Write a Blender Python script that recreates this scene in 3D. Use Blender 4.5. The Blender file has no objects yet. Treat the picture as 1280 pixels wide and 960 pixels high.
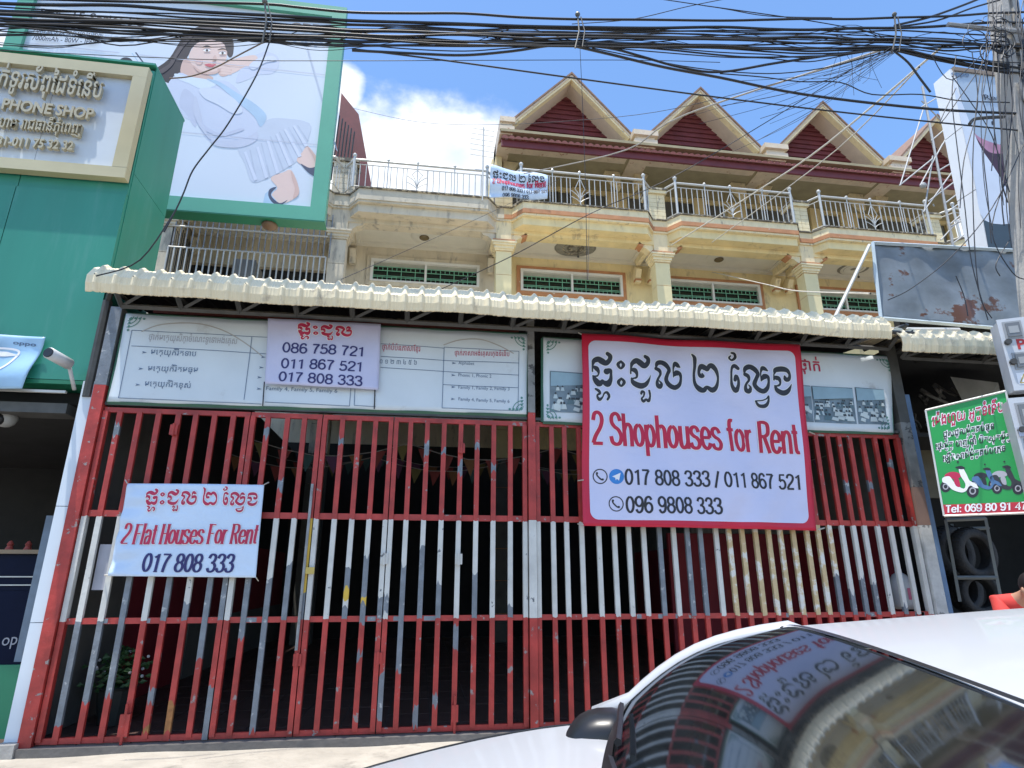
import bpy, bmesh, math, random
from math import *
from mathutils import Vector, Matrix
random.seed(7)
SC=bpy.context.scene; COL=SC.collection

# ---------------------------------------------------------------- camera
FP=768.0; PIT=atan(243/768.); YAW=atan(805/5610.)
CAM=(0.0,-6.282,1.32)
fh=(sin(YAW),cos(YAW)); rt=(cos(YAW),-sin(YAW))
def ray(x,y):
    a=(x-640)/FP; b=-(y-480)/FP
    h=cos(PIT)-b*sin(PIT); v=sin(PIT)+b*cos(PIT)
    return (fh[0]*h+rt[0]*a, fh[1]*h+rt[1]*a, v)
def at(x,y,Y):
    r=ray(x,y); t=(Y-CAM[1])/r[1]; return (CAM[0]+r[0]*t, Y, CAM[2]+r[2]*t)
def P2(x,y,Y):
    q=at(x,y,Y); return (q[0],q[2])
cd=bpy.data.cameras.new('camera'); cam=bpy.data.objects.new('camera',cd); COL.objects.link(cam)
cam.location=CAM; cam.rotation_euler=(pi/2+PIT,0,-YAW)
cd.sensor_width=36; cd.lens=36*FP/1280; cd.clip_end=3000; cd.clip_start=0.02
SC.camera=cam
# ---------------------------------------------------------------- light
SUN=Vector((-.17,-.15,1)).normalized()
w=bpy.data.worlds.new('World'); SC.world=w; w.use_nodes=True
nt=w.node_tree; N=nt.nodes; L=nt.links
bg=N['Background']
sky=N.new('ShaderNodeTexSky'); sky.sky_type='NISHITA'; sky.sun_disc=False
sky.sun_elevation=math.asin(SUN.z); sky.sun_rotation=atan2(SUN.x,SUN.y)
sky.altitude=0; sky.air_density=1.0; sky.dust_density=.4; sky.ozone_density=2.2
tc=N.new('ShaderNodeTexCoord')
def wmath(op,a,b=None):
    n=N.new('ShaderNodeMath'); n.operation=op
    for i,v in enumerate((a,b)):
        if v is None: continue
        if isinstance(v,(int,float)): n.inputs[i].default_value=v
        else: L.new(v,n.inputs[i])
    return n.outputs[0]
def smooth(v,a,b):
    n=N.new('ShaderNodeMapRange'); n.interpolation_type='SMOOTHSTEP'; L.new(v,n.inputs[0])
    n.inputs[1].default_value=a; n.inputs[2].default_value=b; return n.outputs[0]
mp=N.new('ShaderNodeMapping'); mp.inputs['Scale'].default_value=(1,1,1.7); L.new(tc.outputs['Generated'],mp.inputs[0])
nz=N.new('ShaderNodeTexNoise'); nz.inputs['Scale'].default_value=3.1; nz.inputs['Detail'].default_value=9; nz.inputs['Roughness'].default_value=.56; L.new(mp.outputs[0],nz.inputs['Vector'])
def near(px,py):
    d=Vector(ray(px,py)).normalized()
    vn=N.new('ShaderNodeVectorMath'); vn.operation='DISTANCE'; L.new(tc.outputs['Generated'],vn.inputs[0]); vn.inputs[1].default_value=d
    return vn.outputs['Value']
def blob(px,py,r,fall=.6):
    return wmath('SUBTRACT',1,smooth(near(px,py),r*fall,r))
m1=wmath('MAXIMUM',blob(520,262,.34,.25),blob(425,110,.085,.1))
m1=wmath('MAXIMUM',m1,blob(20,120,.16,.1))
m1=wmath('MAXIMUM',m1,blob(1200,290,.1,.2))
gen=wmath('MULTIPLY',wmath('SUBTRACT',1,smooth(near(700,60),.5,1.1)),-1)
f=wmath('ADD',nz.outputs[0],wmath('MULTIPLY',m1,.5))
cl=smooth(f,.70,.86)
# scattered cloud elsewhere in the sky, away from the clear patch over the street
g2=smooth(wmath('ADD',nz.outputs[0],wmath('MULTIPLY',smooth(near(700,60),.75,1.3),.08)),.60,.74)
g2=wmath('MULTIPLY',g2,smooth(near(700,60),.62,1.0))
cl=wmath('MINIMUM',wmath('ADD',cl,wmath('MULTIPLY',g2,.8)),1)
nz2=N.new('ShaderNodeTexNoise'); nz2.inputs['Scale'].default_value=5; nz2.inputs['Detail'].default_value=6; L.new(mp.outputs[0],nz2.inputs['Vector'])
cr=N.new('ShaderNodeValToRGB'); L.new(nz2.outputs[0],cr.inputs[0])
cr.color_ramp.elements[0].position=.35; cr.color_ramp.elements[0].color=(3.9,4.5,5.4,1)
cr.color_ramp.elements[1].position=.6; cr.color_ramp.elements[1].color=(6.8,7.0,7.3,1)
hs=N.new('ShaderNodeHueSaturation'); hs.inputs['Saturation'].default_value=1.12; hs.inputs['Value'].default_value=1.5; L.new(sky.outputs[0],hs.inputs['Color'])
mx=N.new('ShaderNodeMix'); mx.data_type='RGBA'; L.new(cl,mx.inputs[0]); L.new(hs.outputs[0],mx.inputs[6]); L.new(cr.outputs[0],mx.inputs[7])
L.new(mx.outputs[2],bg.inputs[0]); bg.inputs[1].default_value=.15
sd=bpy.data.lights.new('sun','SUN'); sd.energy=4.8; sd.angle=radians(.53); sd.color=(1,.955,.88)
so=bpy.data.objects.new('sun',sd); COL.objects.link(so); so.rotation_euler=SUN.to_track_quat('Z','Y').to_euler(); so.location=(0,0,40)
SC.view_settings.view_transform='Standard'; SC.view_settings.look='None'; SC.view_settings.exposure=.4; SC.view_settings.gamma=1

# ---------------------------------------------------------------- materials
MATS={}
def mat(name,col,rough=.6,metal=0.,var=.15,scale=3.,bump=0.,bscale=None,col2=None,c2lim=(.5,.62),c2scale=4.,emit=None,spec=None,coat=0.,stretch=None,detail=5):
    if name in MATS: return MATS[name]
    m=bpy.data.materials.new(name); m.use_nodes=True; n=m.node_tree.nodes; l=m.node_tree.links
    b=n['Principled BSDF']; b.inputs['Roughness'].default_value=rough; b.inputs['Metallic'].default_value=metal
    if spec is not None: b.inputs['Specular IOR Level'].default_value=spec
    if coat: b.inputs['Coat Weight'].default_value=coat; b.inputs['Coat Roughness'].default_value=.04
    tcn=n.new('ShaderNodeTexCoord'); vec=tcn.outputs['Object']
    if stretch:
        mpn=n.new('ShaderNodeMapping'); mpn.inputs['Scale'].default_value=stretch; l.new(vec,mpn.inputs[0]); vec=mpn.outputs[0]
    c=(*col,1)
    nz=n.new('ShaderNodeTexNoise'); nz.inputs['Scale'].default_value=scale; nz.inputs['Detail'].default_value=detail; nz.inputs['Roughness'].default_value=.6; l.new(vec,nz.inputs['Vector'])
    r=n.new('ShaderNodeValToRGB'); l.new(nz.outputs[0],r.inputs[0])
    r.color_ramp.elements[0].position=.3; r.color_ramp.elements[1].position=.7
    r.color_ramp.elements[0].color=(*[v*(1-var) for v in col],1); r.color_ramp.elements[1].color=(*[min(1,v*(1+var*.6)) for v in col],1)
    out=r.outputs[0]
    if col2:
        n2=n.new('ShaderNodeTexNoise'); n2.inputs['Scale'].default_value=c2scale; n2.inputs['Detail'].default_value=8; n2.inputs['Roughness'].default_value=.65; l.new(vec,n2.inputs['Vector'])
        r2=n.new('ShaderNodeMapRange'); r2.interpolation_type='SMOOTHSTEP'; l.new(n2.outputs[0],r2.inputs[0]); r2.inputs[1].default_value=c2lim[0]; r2.inputs[2].default_value=c2lim[1]
        mxn=n.new('ShaderNodeMix'); mxn.data_type='RGBA'; l.new(r2.outputs[0],mxn.inputs[0]); l.new(out,mxn.inputs[6]); mxn.inputs[7].default_value=(*col2,1); out=mxn.outputs[2]
    l.new(out,b.inputs['Base Color'])
    if emit: b.inputs['Emission Color'].default_value=(*emit[0],1); b.inputs['Emission Strength'].default_value=emit[1]
    if bump:
        bn=n.new('ShaderNodeTexNoise'); bn.inputs['Scale'].default_value=bscale or scale*6; bn.inputs['Detail'].default_value=6; l.new(vec,bn.inputs['Vector'])
        bp=n.new('ShaderNodeBump'); bp.inputs['Strength'].default_value=bump; bp.inputs['Distance'].default_value=.02; l.new(bn.outputs[0],bp.inputs['Height']); l.new(bp.outputs[0],b.inputs['Normal'])
    MATS[name]=m; return m
red=mat('red paint',(.40,.04,.032),.5,var=.35,scale=5,col2=(.26,.23,.22),c2lim=(.625,.65),c2scale=11,bump=.15)
white_p=mat('white paint',(.58,.57,.53),.5,var=.15,scale=5,col2=(.12,.13,.14),c2lim=(.655,.67),c2scale=8,bump=.15)
cream_p=mat('cream undercoat',(.58,.44,.24),.55,var=.2,scale=7,col2=(.68,.66,.6),c2lim=(.5,.6),c2scale=7)
grey_p=mat('bare primer grey',(.19,.21,.235),.5,.2,var=.25,scale=9,col2=(.42,.43,.43),c2lim=(.60,.66),c2scale=11,bump=.2)
yellow_p=mat('old yellow paint',(.65,.42,.05),.5)
rust_p=mat('rusty orange steel',(.34,.15,.05),.8,var=.4,scale=20)
galv=mat('galvanised steel',(.30,.31,.32),.5,.5,var=.3,scale=8,col2=(.14,.12,.11),c2lim=(.58,.68),bump=.1)
darksteel=mat('dark steel',(.07,.07,.068),.6,.3,var=.3,scale=6)
greysteel=mat('grey painted steel',(.085,.085,.08),.6,.1,var=.3,scale=5)
cloth=mat('white vinyl banner',(.60,.61,.80),.40,var=.06,scale=1.3,bump=.8,bscale=2.6,stretch=(1,1,1.6))
clothb=mat('blue white vinyl',(.56,.68,.84),.28,var=.07,scale=2,bump=.9,bscale=5)
cloth2=mat('lavender vinyl banner',(.54,.55,.74),.42,var=.08,scale=1.3,bump=.8,bscale=3.4)
redprint=mat('red print',(.55,.008,.045),.45,var=.06)
inkblack=mat('black print',(.018,.018,.026),.5,var=.1)
inknavy=mat('navy print',(.02,.02,.13),.5)
inkred=mat('crimson print',(.47,.015,.07),.5)
inkgrey=mat('faded grey print',(.38,.38,.42),.6)
inkteal=mat('faded blue print',(.10,.16,.26),.6)
inkhalo=mat('white print',(.8,.8,.82),.5,var=.03)
bluedot=mat('blue print',(.03,.22,.60),.5)
board=mat('white board vinyl',(.62,.68,.72),.4,var=.08,scale=1.1,col2=(.42,.43,.43),c2lim=(.60,.74),c2scale=1.6,bump=.3,bscale=3)
boardgreen=mat('green edge strip',(.04,.13,.09),.5)
awn=mat('cream roof sheet',(.80,.69,.47),.6,var=.12,scale=2.5,col2=(.40,.34,.25),c2lim=(.56,.76),c2scale=5,bump=.1)
yellowwall=mat('pale yellow render',(.80,.66,.36),.8,var=.12,scale=1.6,col2=(.46,.38,.24),c2lim=(.54,.74),c2scale=2.2,stretch=(1.6,1.6,.6),bump=.25,bscale=14)
beigewall=mat('beige render',(.64,.57,.44),.85,var=.14,scale=1.3,col2=(.34,.31,.26),c2lim=(.53,.70),c2scale=2.4,stretch=(2,2,.6),bump=.25,bscale=14)
creamtrim=mat('cream trim',(.82,.70,.44),.7,var=.12,scale=3,col2=(.36,.31,.23),c2lim=(.56,.72),c2scale=3.4,stretch=(2.2,2.2,.7),bump=.15)
orange=mat('terracotta trim paint',(.52,.24,.11),.7,var=.2,scale=3,col2=(.66,.60,.48),c2lim=(.64,.68),c2scale=7)
ceilm=mat('ceiling plaster',(.72,.69,.60),.85,var=.06)
stain=mat('damp plaster edge',(.15,.135,.11),.9,var=.4,scale=9,col2=(.50,.44,.32),c2lim=(.5,.6),c2scale=9)
maroon=mat('maroon boarding',(.15,.03,.035),.6,var=.2,scale=3)
maroonroof=mat('maroon roof tile',(.18,.045,.035),.65,var=.3,scale=5,col2=(.42,.25,.15),c2lim=(.62,.75))
pinkstone=mat('cream cornice stone',(.68,.57,.43),.7,var=.12,scale=4,col2=(.42,.24,.15),c2lim=(.60,.66),c2scale=6)
steelrail=mat('stainless rail',(.54,.54,.51),.45,.2,var=.1)
winframe=mat('white window frame',(.72,.71,.67),.5,var=.05)
grille=mat('mint green grille',(.16,.40,.26),.5,var=.1)
darkglass=mat('dark window glass',(.012,.02,.018),.12,var=.1,spec=.6)
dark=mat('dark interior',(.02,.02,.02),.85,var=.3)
tile=mat('brown floor tile',(.10,.06,.05),.5,var=.3,scale=2)
teal=mat('green composite panel',(.030,.235,.165),.36,var=.12,scale=.6,bump=.12,bscale=1.2,col2=(.07,.27,.21),c2lim=(.50,.72),c2scale=1.6,stretch=(2.5,2.5,.35))
tealside=teal
gframe=mat('pale green aluminium',(.10,.36,.25),.38,var=.08,scale=1.5)
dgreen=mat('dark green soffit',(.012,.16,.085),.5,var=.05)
gold=mat('pale gold aluminium',(.58,.50,.30),.35,.25,var=.08,scale=2)
goldl=mat('gold lettering',(.52,.45,.30),.35,.35,var=.1)
panelw=mat('white composite panel',(.60,.66,.72),.4,var=.06,scale=1.5)
poster=mat('poster sky print',(.60,.66,.75),.4,var=.07,scale=.4,detail=1)
concrete=mat('worn concrete',(.44,.40,.335),.9,var=.25,scale=1.8,col2=(.25,.225,.19),c2lim=(.52,.68),c2scale=2.6,bump=.6,bscale=18)
polec=mat('pole concrete',(.36,.345,.32),.85,var=.18,scale=3,col2=(.22,.21,.2),c2lim=(.58,.7),bump=.35,bscale=20)
asphalt=mat('asphalt',(.13,.125,.12),.9,var=.3,scale=6,bump=.5,bscale=60)
soil=mat('dusty ground',(.34,.30,.24),.95,var=.2,scale=.6)
rubber=mat('black cable rubber',(.012,.012,.014),.45,var=.2)
whitecable=mat('off white cable',(.55,.52,.45),.6)
tyrem=mat('tyre rubber',(.035,.035,.037),.75,var=.3,scale=15,bump=.4,bscale=40)
carpaint=mat('white car paint',(.47,.475,.485),.33,var=.01,coat=.25)
carblack=mat('black car plastic',(.012,.012,.013),.35,var=.1)
cardash=mat('dash vinyl',(.13,.14,.15),.6,var=.15,bump=.2,bscale=60)
rustsheet=mat('weathered blue grey sheet',(.23,.26,.285),.5,.15,var=.45,scale=1.3,col2=(.14,.06,.035),c2lim=(.565,.60),c2scale=1.35,bump=.35,bscale=2.5,stretch=(1,1,1.5))
skin=mat('skin',(.42,.23,.15),.55,var=.08)
shirt=mat('red cotton',(.62,.06,.05),.85,var=.1,bump=.2)
hairm=mat('black hair',(.012,.01,.01),.5)
jeans=mat('dark trousers',(.03,.035,.06),.85)
leafm=mat('plant leaf',(.05,.12,.04),.5,var=.3)
potm=mat('dark pot',(.03,.035,.03),.6)
meterw=mat('grey white meter plastic',(.52,.54,.57),.4,var=.08,scale=6)
meterg=mat('meter window',(.16,.165,.17),.2,var=.2)
signgreen=mat('green sign print',(.015,.30,.06),.35,var=.08,scale=2)
bluepost=mat('faded blue paint',(.12,.20,.33),.6,var=.2,scale=5)
redwall=mat('dark red wall paint',(.24,.02,.03),.7,var=.15)
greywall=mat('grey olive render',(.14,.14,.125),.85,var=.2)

# ---------------------------------------------------------------- helpers
def mesh(name,v,f,m,parent=None,smoothf=False,mi=None,loc=None):
    me=bpy.data.meshes.new(name); me.from_pydata(v,[],f)
    for mm in (m if isinstance(m,list) else [m]): me.materials.append(mm)
    if mi: me.polygons.foreach_set('material_index',mi)
    if smoothf: me.polygons.foreach_set('use_smooth',[True]*len(f))
    me.update(); o=bpy.data.objects.new(name,me); COL.objects.link(o)
    if parent: o.parent=parent
    if loc: o.location=loc
    return o
def tag(o,label=None,cat=None,group=None,kind=None):
    if label: o['label']=label
    if cat: o['category']=cat
    if group: o['group']=group
    if kind: o['kind']=kind
    return o
def empty(name,label,cat,group=None,loc=(0,0,0)):
    o=bpy.data.objects.new(name,None); COL.objects.link(o); o.location=loc; o.empty_display_size=.2
    return tag(o,label,cat,group)
class MB:
    def __init__(s): s.v=[]; s.f=[]; s.mi=[]; s.k=0
    def add(s,v,f):
        n=len(s.v); s.v+=[tuple(q) for q in v]; s.f+=[tuple(i+n for i in q) for q in f]; s.mi+=[s.k]*len(f)
    def box(s,x0,x1,y0,y1,z0,z1):
        s.add([(x0,y0,z0),(x1,y0,z0),(x1,y1,z0),(x0,y1,z0),(x0,y0,z1),(x1,y0,z1),(x1,y1,z1),(x0,y1,z1)],
              [(0,3,2,1),(4,5,6,7),(0,1,5,4),(1,2,6,5),(2,3,7,6),(3,0,4,7)])
    def prism(s,poly,y0,y1):   # polygon in XZ, counter-clockwise seen from -Y
        n=len(poly); s.add([(x,y0,z) for x,z in poly]+[(x,y1,z) for x,z in poly],
            [tuple(range(n)),tuple(range(2*n-1,n-1,-1))]+[(i,i+n,(i+1)%n+n,(i+1)%n) for i in range(n)])
    def prismz(s,poly,z0,z1):  # polygon in XY ccw
        n=len(poly); s.add([(x,y,z0) for x,y in poly]+[(x,y,z1) for x,y in poly],
            [tuple(range(n-1,-1,-1)),tuple(range(n,2*n))]+[(i,(i+1)%n,(i+1)%n+n,i+n) for i in range(n)])
    def prismx(s,poly,x0,x1):  # polygon in YZ
        n=len(poly); s.add([(x0,y,z) for y,z in poly]+[(x1,y,z) for y,z in poly],
            [tuple(range(n-1,-1,-1)),tuple(range(n,2*n))]+[(i,(i+1)%n,(i+1)%n+n,i+n) for i in range(n)])
    def tube(s,pts,r,n=6,caps=True):
        pts=[Vector(p) for p in pts]; rs=r if isinstance(r,(list,tuple)) else [r]*len(pts)
        base=len(s.v); up=None
        for i,p in enumerate(pts):
            t=(pts[min(i+1,len(pts)-1)]-pts[max(i-1,0)]).normalized()
            if up is None: up=Vector((0,0,1)) if abs(t.z)<.9 else Vector((1,0,0))
            a=t.cross(up).normalized(); b=a.cross(t).normalized(); up=b
            for k in range(n):
                q=p+rs[i]*(cos(2*pi*k/n)*a+sin(2*pi*k/n)*b); s.v.append(tuple(q))
        for i in range(len(pts)-1):
            for k in range(n):
                s.f.append((base+i*n+k,base+i*n+(k+1)%n,base+(i+1)*n+(k+1)%n,base+(i+1)*n+k)); s.mi.append(s.k)
        if caps:
            s.f.append(tuple(base+k for k in range(n-1,-1,-1))); s.mi.append(s.k)
            s.f.append(tuple(base+(len(pts)-1)*n+k for k in range(n))); s.mi.append(s.k)
    def lathe(s,prof,c,n=16,axis='z'):
        base=len(s.v)
        for r,h in prof:
            for k in range(n):
                a=2*pi*k/n
                if axis=='z': s.v.append((c[0]+r*cos(a),c[1]+r*sin(a),c[2]+h))
                elif axis=='y': s.v.append((c[0]+r*cos(a),c[1]+h,c[2]+r*sin(a)))
                else: s.v.append((c[0]+h,c[1]+r*cos(a),c[2]+r*sin(a)))
        for i in range(len(prof)-1):
            for k in range(n):
                s.f.append((base+i*n+k,base+i*n+(k+1)%n,base+(i+1)*n+(k+1)%n,base+(i+1)*n+k)); s.mi.append(s.k)
    def sphere(s,c,r,n=10,sc=(1,1,1)):
        base=len(s.v); m=max(4,n//2)
        for i in range(m+1):
            ph=pi*i/m
            for k in range(n):
                a=2*pi*k/n; s.v.append((c[0]+r*sc[0]*sin(ph)*cos(a),c[1]+r*sc[1]*sin(ph)*sin(a),c[2]+r*sc[2]*cos(ph)))
        for i in range(m):
            for k in range(n): s.f.append((base+i*n+k,base+(i+1)*n+k,base+(i+1)*n+(k+1)%n,base+i*n+(k+1)%n)); s.mi.append(s.k)
    def build(s,name,m,parent=None,smoothf=False):
        return mesh(name,s.v,s.f,m,parent,smoothf,s.mi if isinstance(m,list) else None)
def B(name,m,parent,*boxes):
    b=MB()
    for q in boxes: b.box(*q)
    return b.build(name,m,parent)
def catmull(p,n=6,closed=False):
    out=[]; N_=len(p)
    if N_<3: return list(p)
    rng=range(N_ if closed else N_-1)
    for i in rng:
        p0=p[(i-1)%N_] if closed or i>0 else p[0]; p1=p[i]; p2=p[(i+1)%N_]; p3=p[(i+2)%N_] if closed or i+2<N_ else p[-1]
        for k in range(n):
            t=k/n
            out.append(tuple(.5*((2*b)+(-a+c)*t+(2*a-5*b+4*c-d)*t*t+(-a+3*b-3*c+d)*t**3) for a,b,c,d in zip(p0,p1,p2,p3)))
    if not closed: out.append(tuple(p[-1]))
    return out

# ---------------------------------------------------------------- lettering
class Ink:   # flat shapes in a 2-D plane, later mapped onto a surface
    def __init__(s): s.v=[]; s.f=[]; s.lay=[]; s.n=0
    def poly(s,pts):
        n=len(s.v); s.v+=[tuple(p[:2]) for p in pts]; s.lay+=[s.n]*len(pts); s.f.append(tuple(range(n,n+len(pts)))); s.n+=1
    def brush(s,pts,cap=True,closed=False):   # (x,y,width)
        n0=len(s.v); m=len(pts)
        for i,(x,y,wd) in enumerate(pts):
            a=pts[(i-1)%m] if closed else pts[max(i-1,0)]; b=pts[(i+1)%m] if closed else pts[min(i+1,m-1)]
            dx,dy=b[0]-a[0],b[1]-a[1]; d=hypot(dx,dy) or 1e-9; nx,ny=-dy/d*wd/2,dx/d*wd/2
            s.v+=[(x+nx,y+ny),(x-nx,y-ny)]; s.lay+=[s.n]*2
        for i in range(m if closed else m-1):
            j=(i+1)%m; s.f.append((n0+2*i,n0+2*i+1,n0+2*j+1,n0+2*j))
        s.n+=1
        if cap and not closed:
            for q in (pts[0],pts[-1]):
                s.poly([(q[0]+q[2]/2*cos(k*pi/5),q[1]+q[2]/2*sin(k*pi/5)) for k in range(10)])
    def ell(s,cx,cy,rx,ry,n=20,wd=None):
        p=[(cx+rx*cos(2*pi*k/n),cy+ry*sin(2*pi*k/n)) for k in range(n)]
        if wd: s.brush([(a,b,wd) for a,b in p],closed=True)
        else: s.poly(p)
    def build(s,name,m,parent,fn,off=.004):   # fn(x,y,off)->world
        v=[fn(x,y,off+.00025*(l%8)) for (x,y),l in zip(s.v,s.lay)]
        return mesh(name,v,s.f,m,parent)
def A_(cx,cy,rx,ry,a0,a1,n=14): return [(cx+rx*cos(radians(a0+(a1-a0)*k/n)),cy+ry*sin(radians(a0+(a1-a0)*k/n))) for k in range(n+1)]
def C_(*p): return catmull(p,5)
S_=C_((.56,.74),(.48,.9),(.32,.96),(.14,.88),(.11,.7),(.25,.56),(.45,.47),(.58,.28),(.5,.09),(.32,.04),(.13,.1),(.06,.27))
six=[C_((.5,.78),(.42,.92),(.3,.96),(.14,.84),(.08,.5),(.12,.18),(.3,.04),(.48,.14),(.53,.33),(.46,.52),(.3,.6),(.14,.5),(.09,.36))]
FONT={'0':[A_(.3,.5,.22,.45,90,450,20)],'1':[[(.12,.76),(.33,.95),(.33,.0)]],
'2':[C_((.08,.72),(.14,.9),(.3,.96),(.48,.88),(.52,.7),(.42,.5),(.2,.27),(.08,.06)),[(.06,.05),(.55,.05)]],
'3':[C_((.08,.75),(.15,.91),(.3,.96),(.46,.88),(.48,.7),(.38,.55),(.24,.52)),C_((.24,.52),(.42,.48),(.53,.33),(.48,.12),(.3,.04),(.14,.09),(.06,.24))],
'4':[[(.42,.0),(.42,.95),(.06,.3),(.57,.3)]],
'5':[[(.5,.93),(.17,.93),(.12,.52)],C_((.12,.50),(.28,.6),(.45,.54),(.53,.34),(.46,.12),(.28,.04),(.13,.09),(.07,.22))],
'6':six,'9':[[(.6-x,1-y) for x,y in six[0]]],
'7':[[(.06,.93),(.53,.93)],C_((.53,.93),(.36,.65),(.27,.35),(.23,.0))],
'8':[A_(.3,.73,.2,.22,90,450,18),A_(.3,.28,.23,.24,90,450,18)],
'S':[S_],'s':[[(x*.85,y*.7) for x,y in S_]],'h':[[(.1,0),(.1,.98)],C_((.1,.46),(.2,.62),(.34,.66),(.45,.57),(.47,.4),(.47,.2),(.47,0))],
'n':[[(.1,0),(.1,.68)],C_((.1,.46),(.2,.62),(.34,.66),(.45,.57),(.47,.4),(.47,.2),(.47,0))],
'o':[A_(.3,.35,.21,.31,90,450,18)],'p':[[(.1,.68),(.1,-.26)],A_(.3,.35,.2,.31,90,450,18)],
'u':[[(.1,.68),(.1,.25)],C_((.1,.26),(.14,.08),(.28,.03),(.42,.12),(.47,.25)),[(.47,.68),(.47,0)]],
'e':[[(.1,.36),(.5,.36)],C_((.5,.36),(.48,.56),(.3,.66),(.14,.56),(.08,.35),(.14,.12),(.3,.03),(.44,.08),(.51,.2))],
'f':[C_((.42,.94),(.28,.95),(.22,.8),(.22,.6),(.22,.3),(.22,0)),[(.04,.66),(.4,.66)]],
'r':[[(.1,0),(.1,.68)],C_((.1,.42),(.18,.6),(.36,.65))],
'R':[[(.1,0),(.1,.95)],C_((.1,.92),(.36,.92),(.53,.84),(.53,.6),(.36,.5),(.1,.5)),[(.32,.5),(.58,0)]],
't':[C_((.2,.9),(.2,.6),(.2,.18),(.25,.05),(.38,.05)),[(.03,.66),(.36,.66)]],
'F':[[(.1,0),(.1,.95)],[(.1,.91),(.52,.91)],[(.1,.5),(.44,.5)]],'l':[[(.12,0),(.12,.98)]],
'a':[C_((.08,.52),(.2,.66),(.36,.64),(.44,.5),(.44,.3),(.44,0)),C_((.44,.4),(.2,.36),(.07,.2),(.16,.04),(.32,.05),(.44,.2))],
'H':[[(.1,0),(.1,.95)],[(.52,0),(.52,.95)],[(.1,.5),(.52,.5)]],'T':[[(.3,0),(.3,.92)],[(.02,.91),(.58,.91)]],
':':[[(.14,.08),(.14,.09)],[(.14,.58),(.14,.59)]],'/':[[(.04,-.05),(.3,1.0)]],'P':[[(.1,0),(.1,.95)],C_((.1,.92),(.36,.92),(.55,.84),(.55,.56),(.36,.46),(.1,.46))],
'A':[[(.02,0),(.3,.95),(.58,0)],[(.12,.32),(.48,.32)]],'-':[[(.05,.42),(.35,.42)]]}
ADV={'1':.56,'l':.24,'t':.40,'f':.42,'r':.40,' ':.32,':':.28,'/':.36,'e':.6,'a':.56,'n':.57,'h':.57,'u':.57,'o':.6,'s':.56,'p':.6,'R':.64,'F':.58,'H':.64,'S':.66,'T':.6,'P':.62,'A':.62,'-':.42}
def stroke_text(ink,s,O,U,V,wd=.14,serif=False,shear=0.,thin=.45,fit=None):
    """O origin, U = vector for one em along the line, V = vector for cap height"""
    tot=sum(ADV.get(c,.6) for c in s)
    k=1. if fit is None else fit/(tot*hypot(*U))
    U=(U[0]*k,U[1]*k)
    x=0
    def M(px,py): 
        px+=x+shear*py; return (O[0]+U[0]*px+V[0]*py, O[1]+U[1]*px+V[1]*py)
    un=hypot(*V)
    for c in s:
        for st in FONT.get(c,[]):
            pts=[M(*p) for p in st]
            b=[]
            for i,p in enumerate(pts):
                a=pts[max(i-1,0)]; q=pts[min(i+1,len(pts)-1)]; d=hypot(q[0]-a[0],q[1]-a[1]) or 1
                vy=abs(q[1]-a[1])/d
                ww=wd*un*((thin+(1-thin)*vy) if serif else 1)*(1 if serif else (.82+.18*vy))
                b.append((p[0],p[1],ww))
            ink.brush(b,cap=(not serif and c in '.:'))
            if serif and c in 'FlHRrnhutapf1T':
                for e in (0,-1):
                    px,py=st[e]; o_=st[1] if e==0 else st[-2]
                    if abs(px-o_[0])<.05 and abs(py-o_[1])>.1 and (py<.02 or py>.64):
                        h=.05 if py<.02 else -.05
                        ink.poly([M(px-.13,py),M(px+.13,py),M(px+.13,py+h),M(px-.13,py+h)][::1])
        x+=ADV.get(c,.6)
    return x*hypot(*U)
PRE='េែៃ'
def khm(s):
    out=[];i=0
    cons=lambda c: 0x1780<=ord(c)<=0x17B3
    while i<len(s):
        c=s[i]
        if cons(c):
            cl=c;sub=0;i+=1;tail='';pre=''
            while i<len(s) and (0x17B6<=ord(s[i])<=0x17D2):
                if s[i]=='្' and i+1<len(s): 
                    tail+='ុ' if s[i+1]!='រ' else ''
                    if s[i+1]=='រ': pre+='្'*0
                    i+=2; continue
                v=s[i]; i+=1
                if v in PRE: pre+=v
                elif v=='ើ': pre+='េ'; tail+='ី'
                elif v=='ោ': pre+='េ'; tail+='ា'
                elif v=='ៅ': pre+='េ'; tail+='ា'
                elif v in 'ៀឿ': pre+='េ'; tail+='ី'
                else: tail+=v
            seen='';
            for t in tail:
                if t not in seen: seen+=t
            out.append(pre+cl+seen)
        else: out.append(c); i+=1
    return ''.join(out)
_TC={}
def font_shape(s,extrude=0.,bold=0.):
    key=(s,extrude,bold)
    if key in _TC: return _TC[key]
    c=bpy.data.curves.new('letters','FONT'); c.body=s; c.size=1; c.extrude=extrude; c.offset=bold; c.resolution_u=3
    o=bpy.data.objects.new('letters',c); COL.objects.link(o)
    dg=bpy.context.evaluated_depsgraph_get(); dg.update()
    me=o.evaluated_get(dg).to_mesh()
    v=[tuple(q.co) for q in me.vertices]; f=[tuple(p.vertices) for p in me.polygons]
    bpy.data.objects.remove(o); bpy.data.curves.remove(c)
    _TC[key]=(v,f); return v,f
def font_text(name,s,m,parent,O,U,V,fn,off=.004,bold=0.,fit=None,extrude=0.):
    """O start of baseline; U,V vectors of a unit em; or fit=total length"""
    v,f=font_shape(s,extrude,bold)
    if not v: return None
    x0=min(q[0] for q in v); x1=max(q[0] for q in v)
    k=1
    if fit: k=fit/((x1-x0)*hypot(*U))
    vv=[]
    for q in v:
        a=(q[0]-x0)*k; b=q[1]
        vv.append(fn(O[0]+U[0]*a+V[0]*b,O[1]+U[1]*a+V[1]*b,off+(q[2] if extrude else 0)))
    return mesh(name,vv,f,m,parent)
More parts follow.
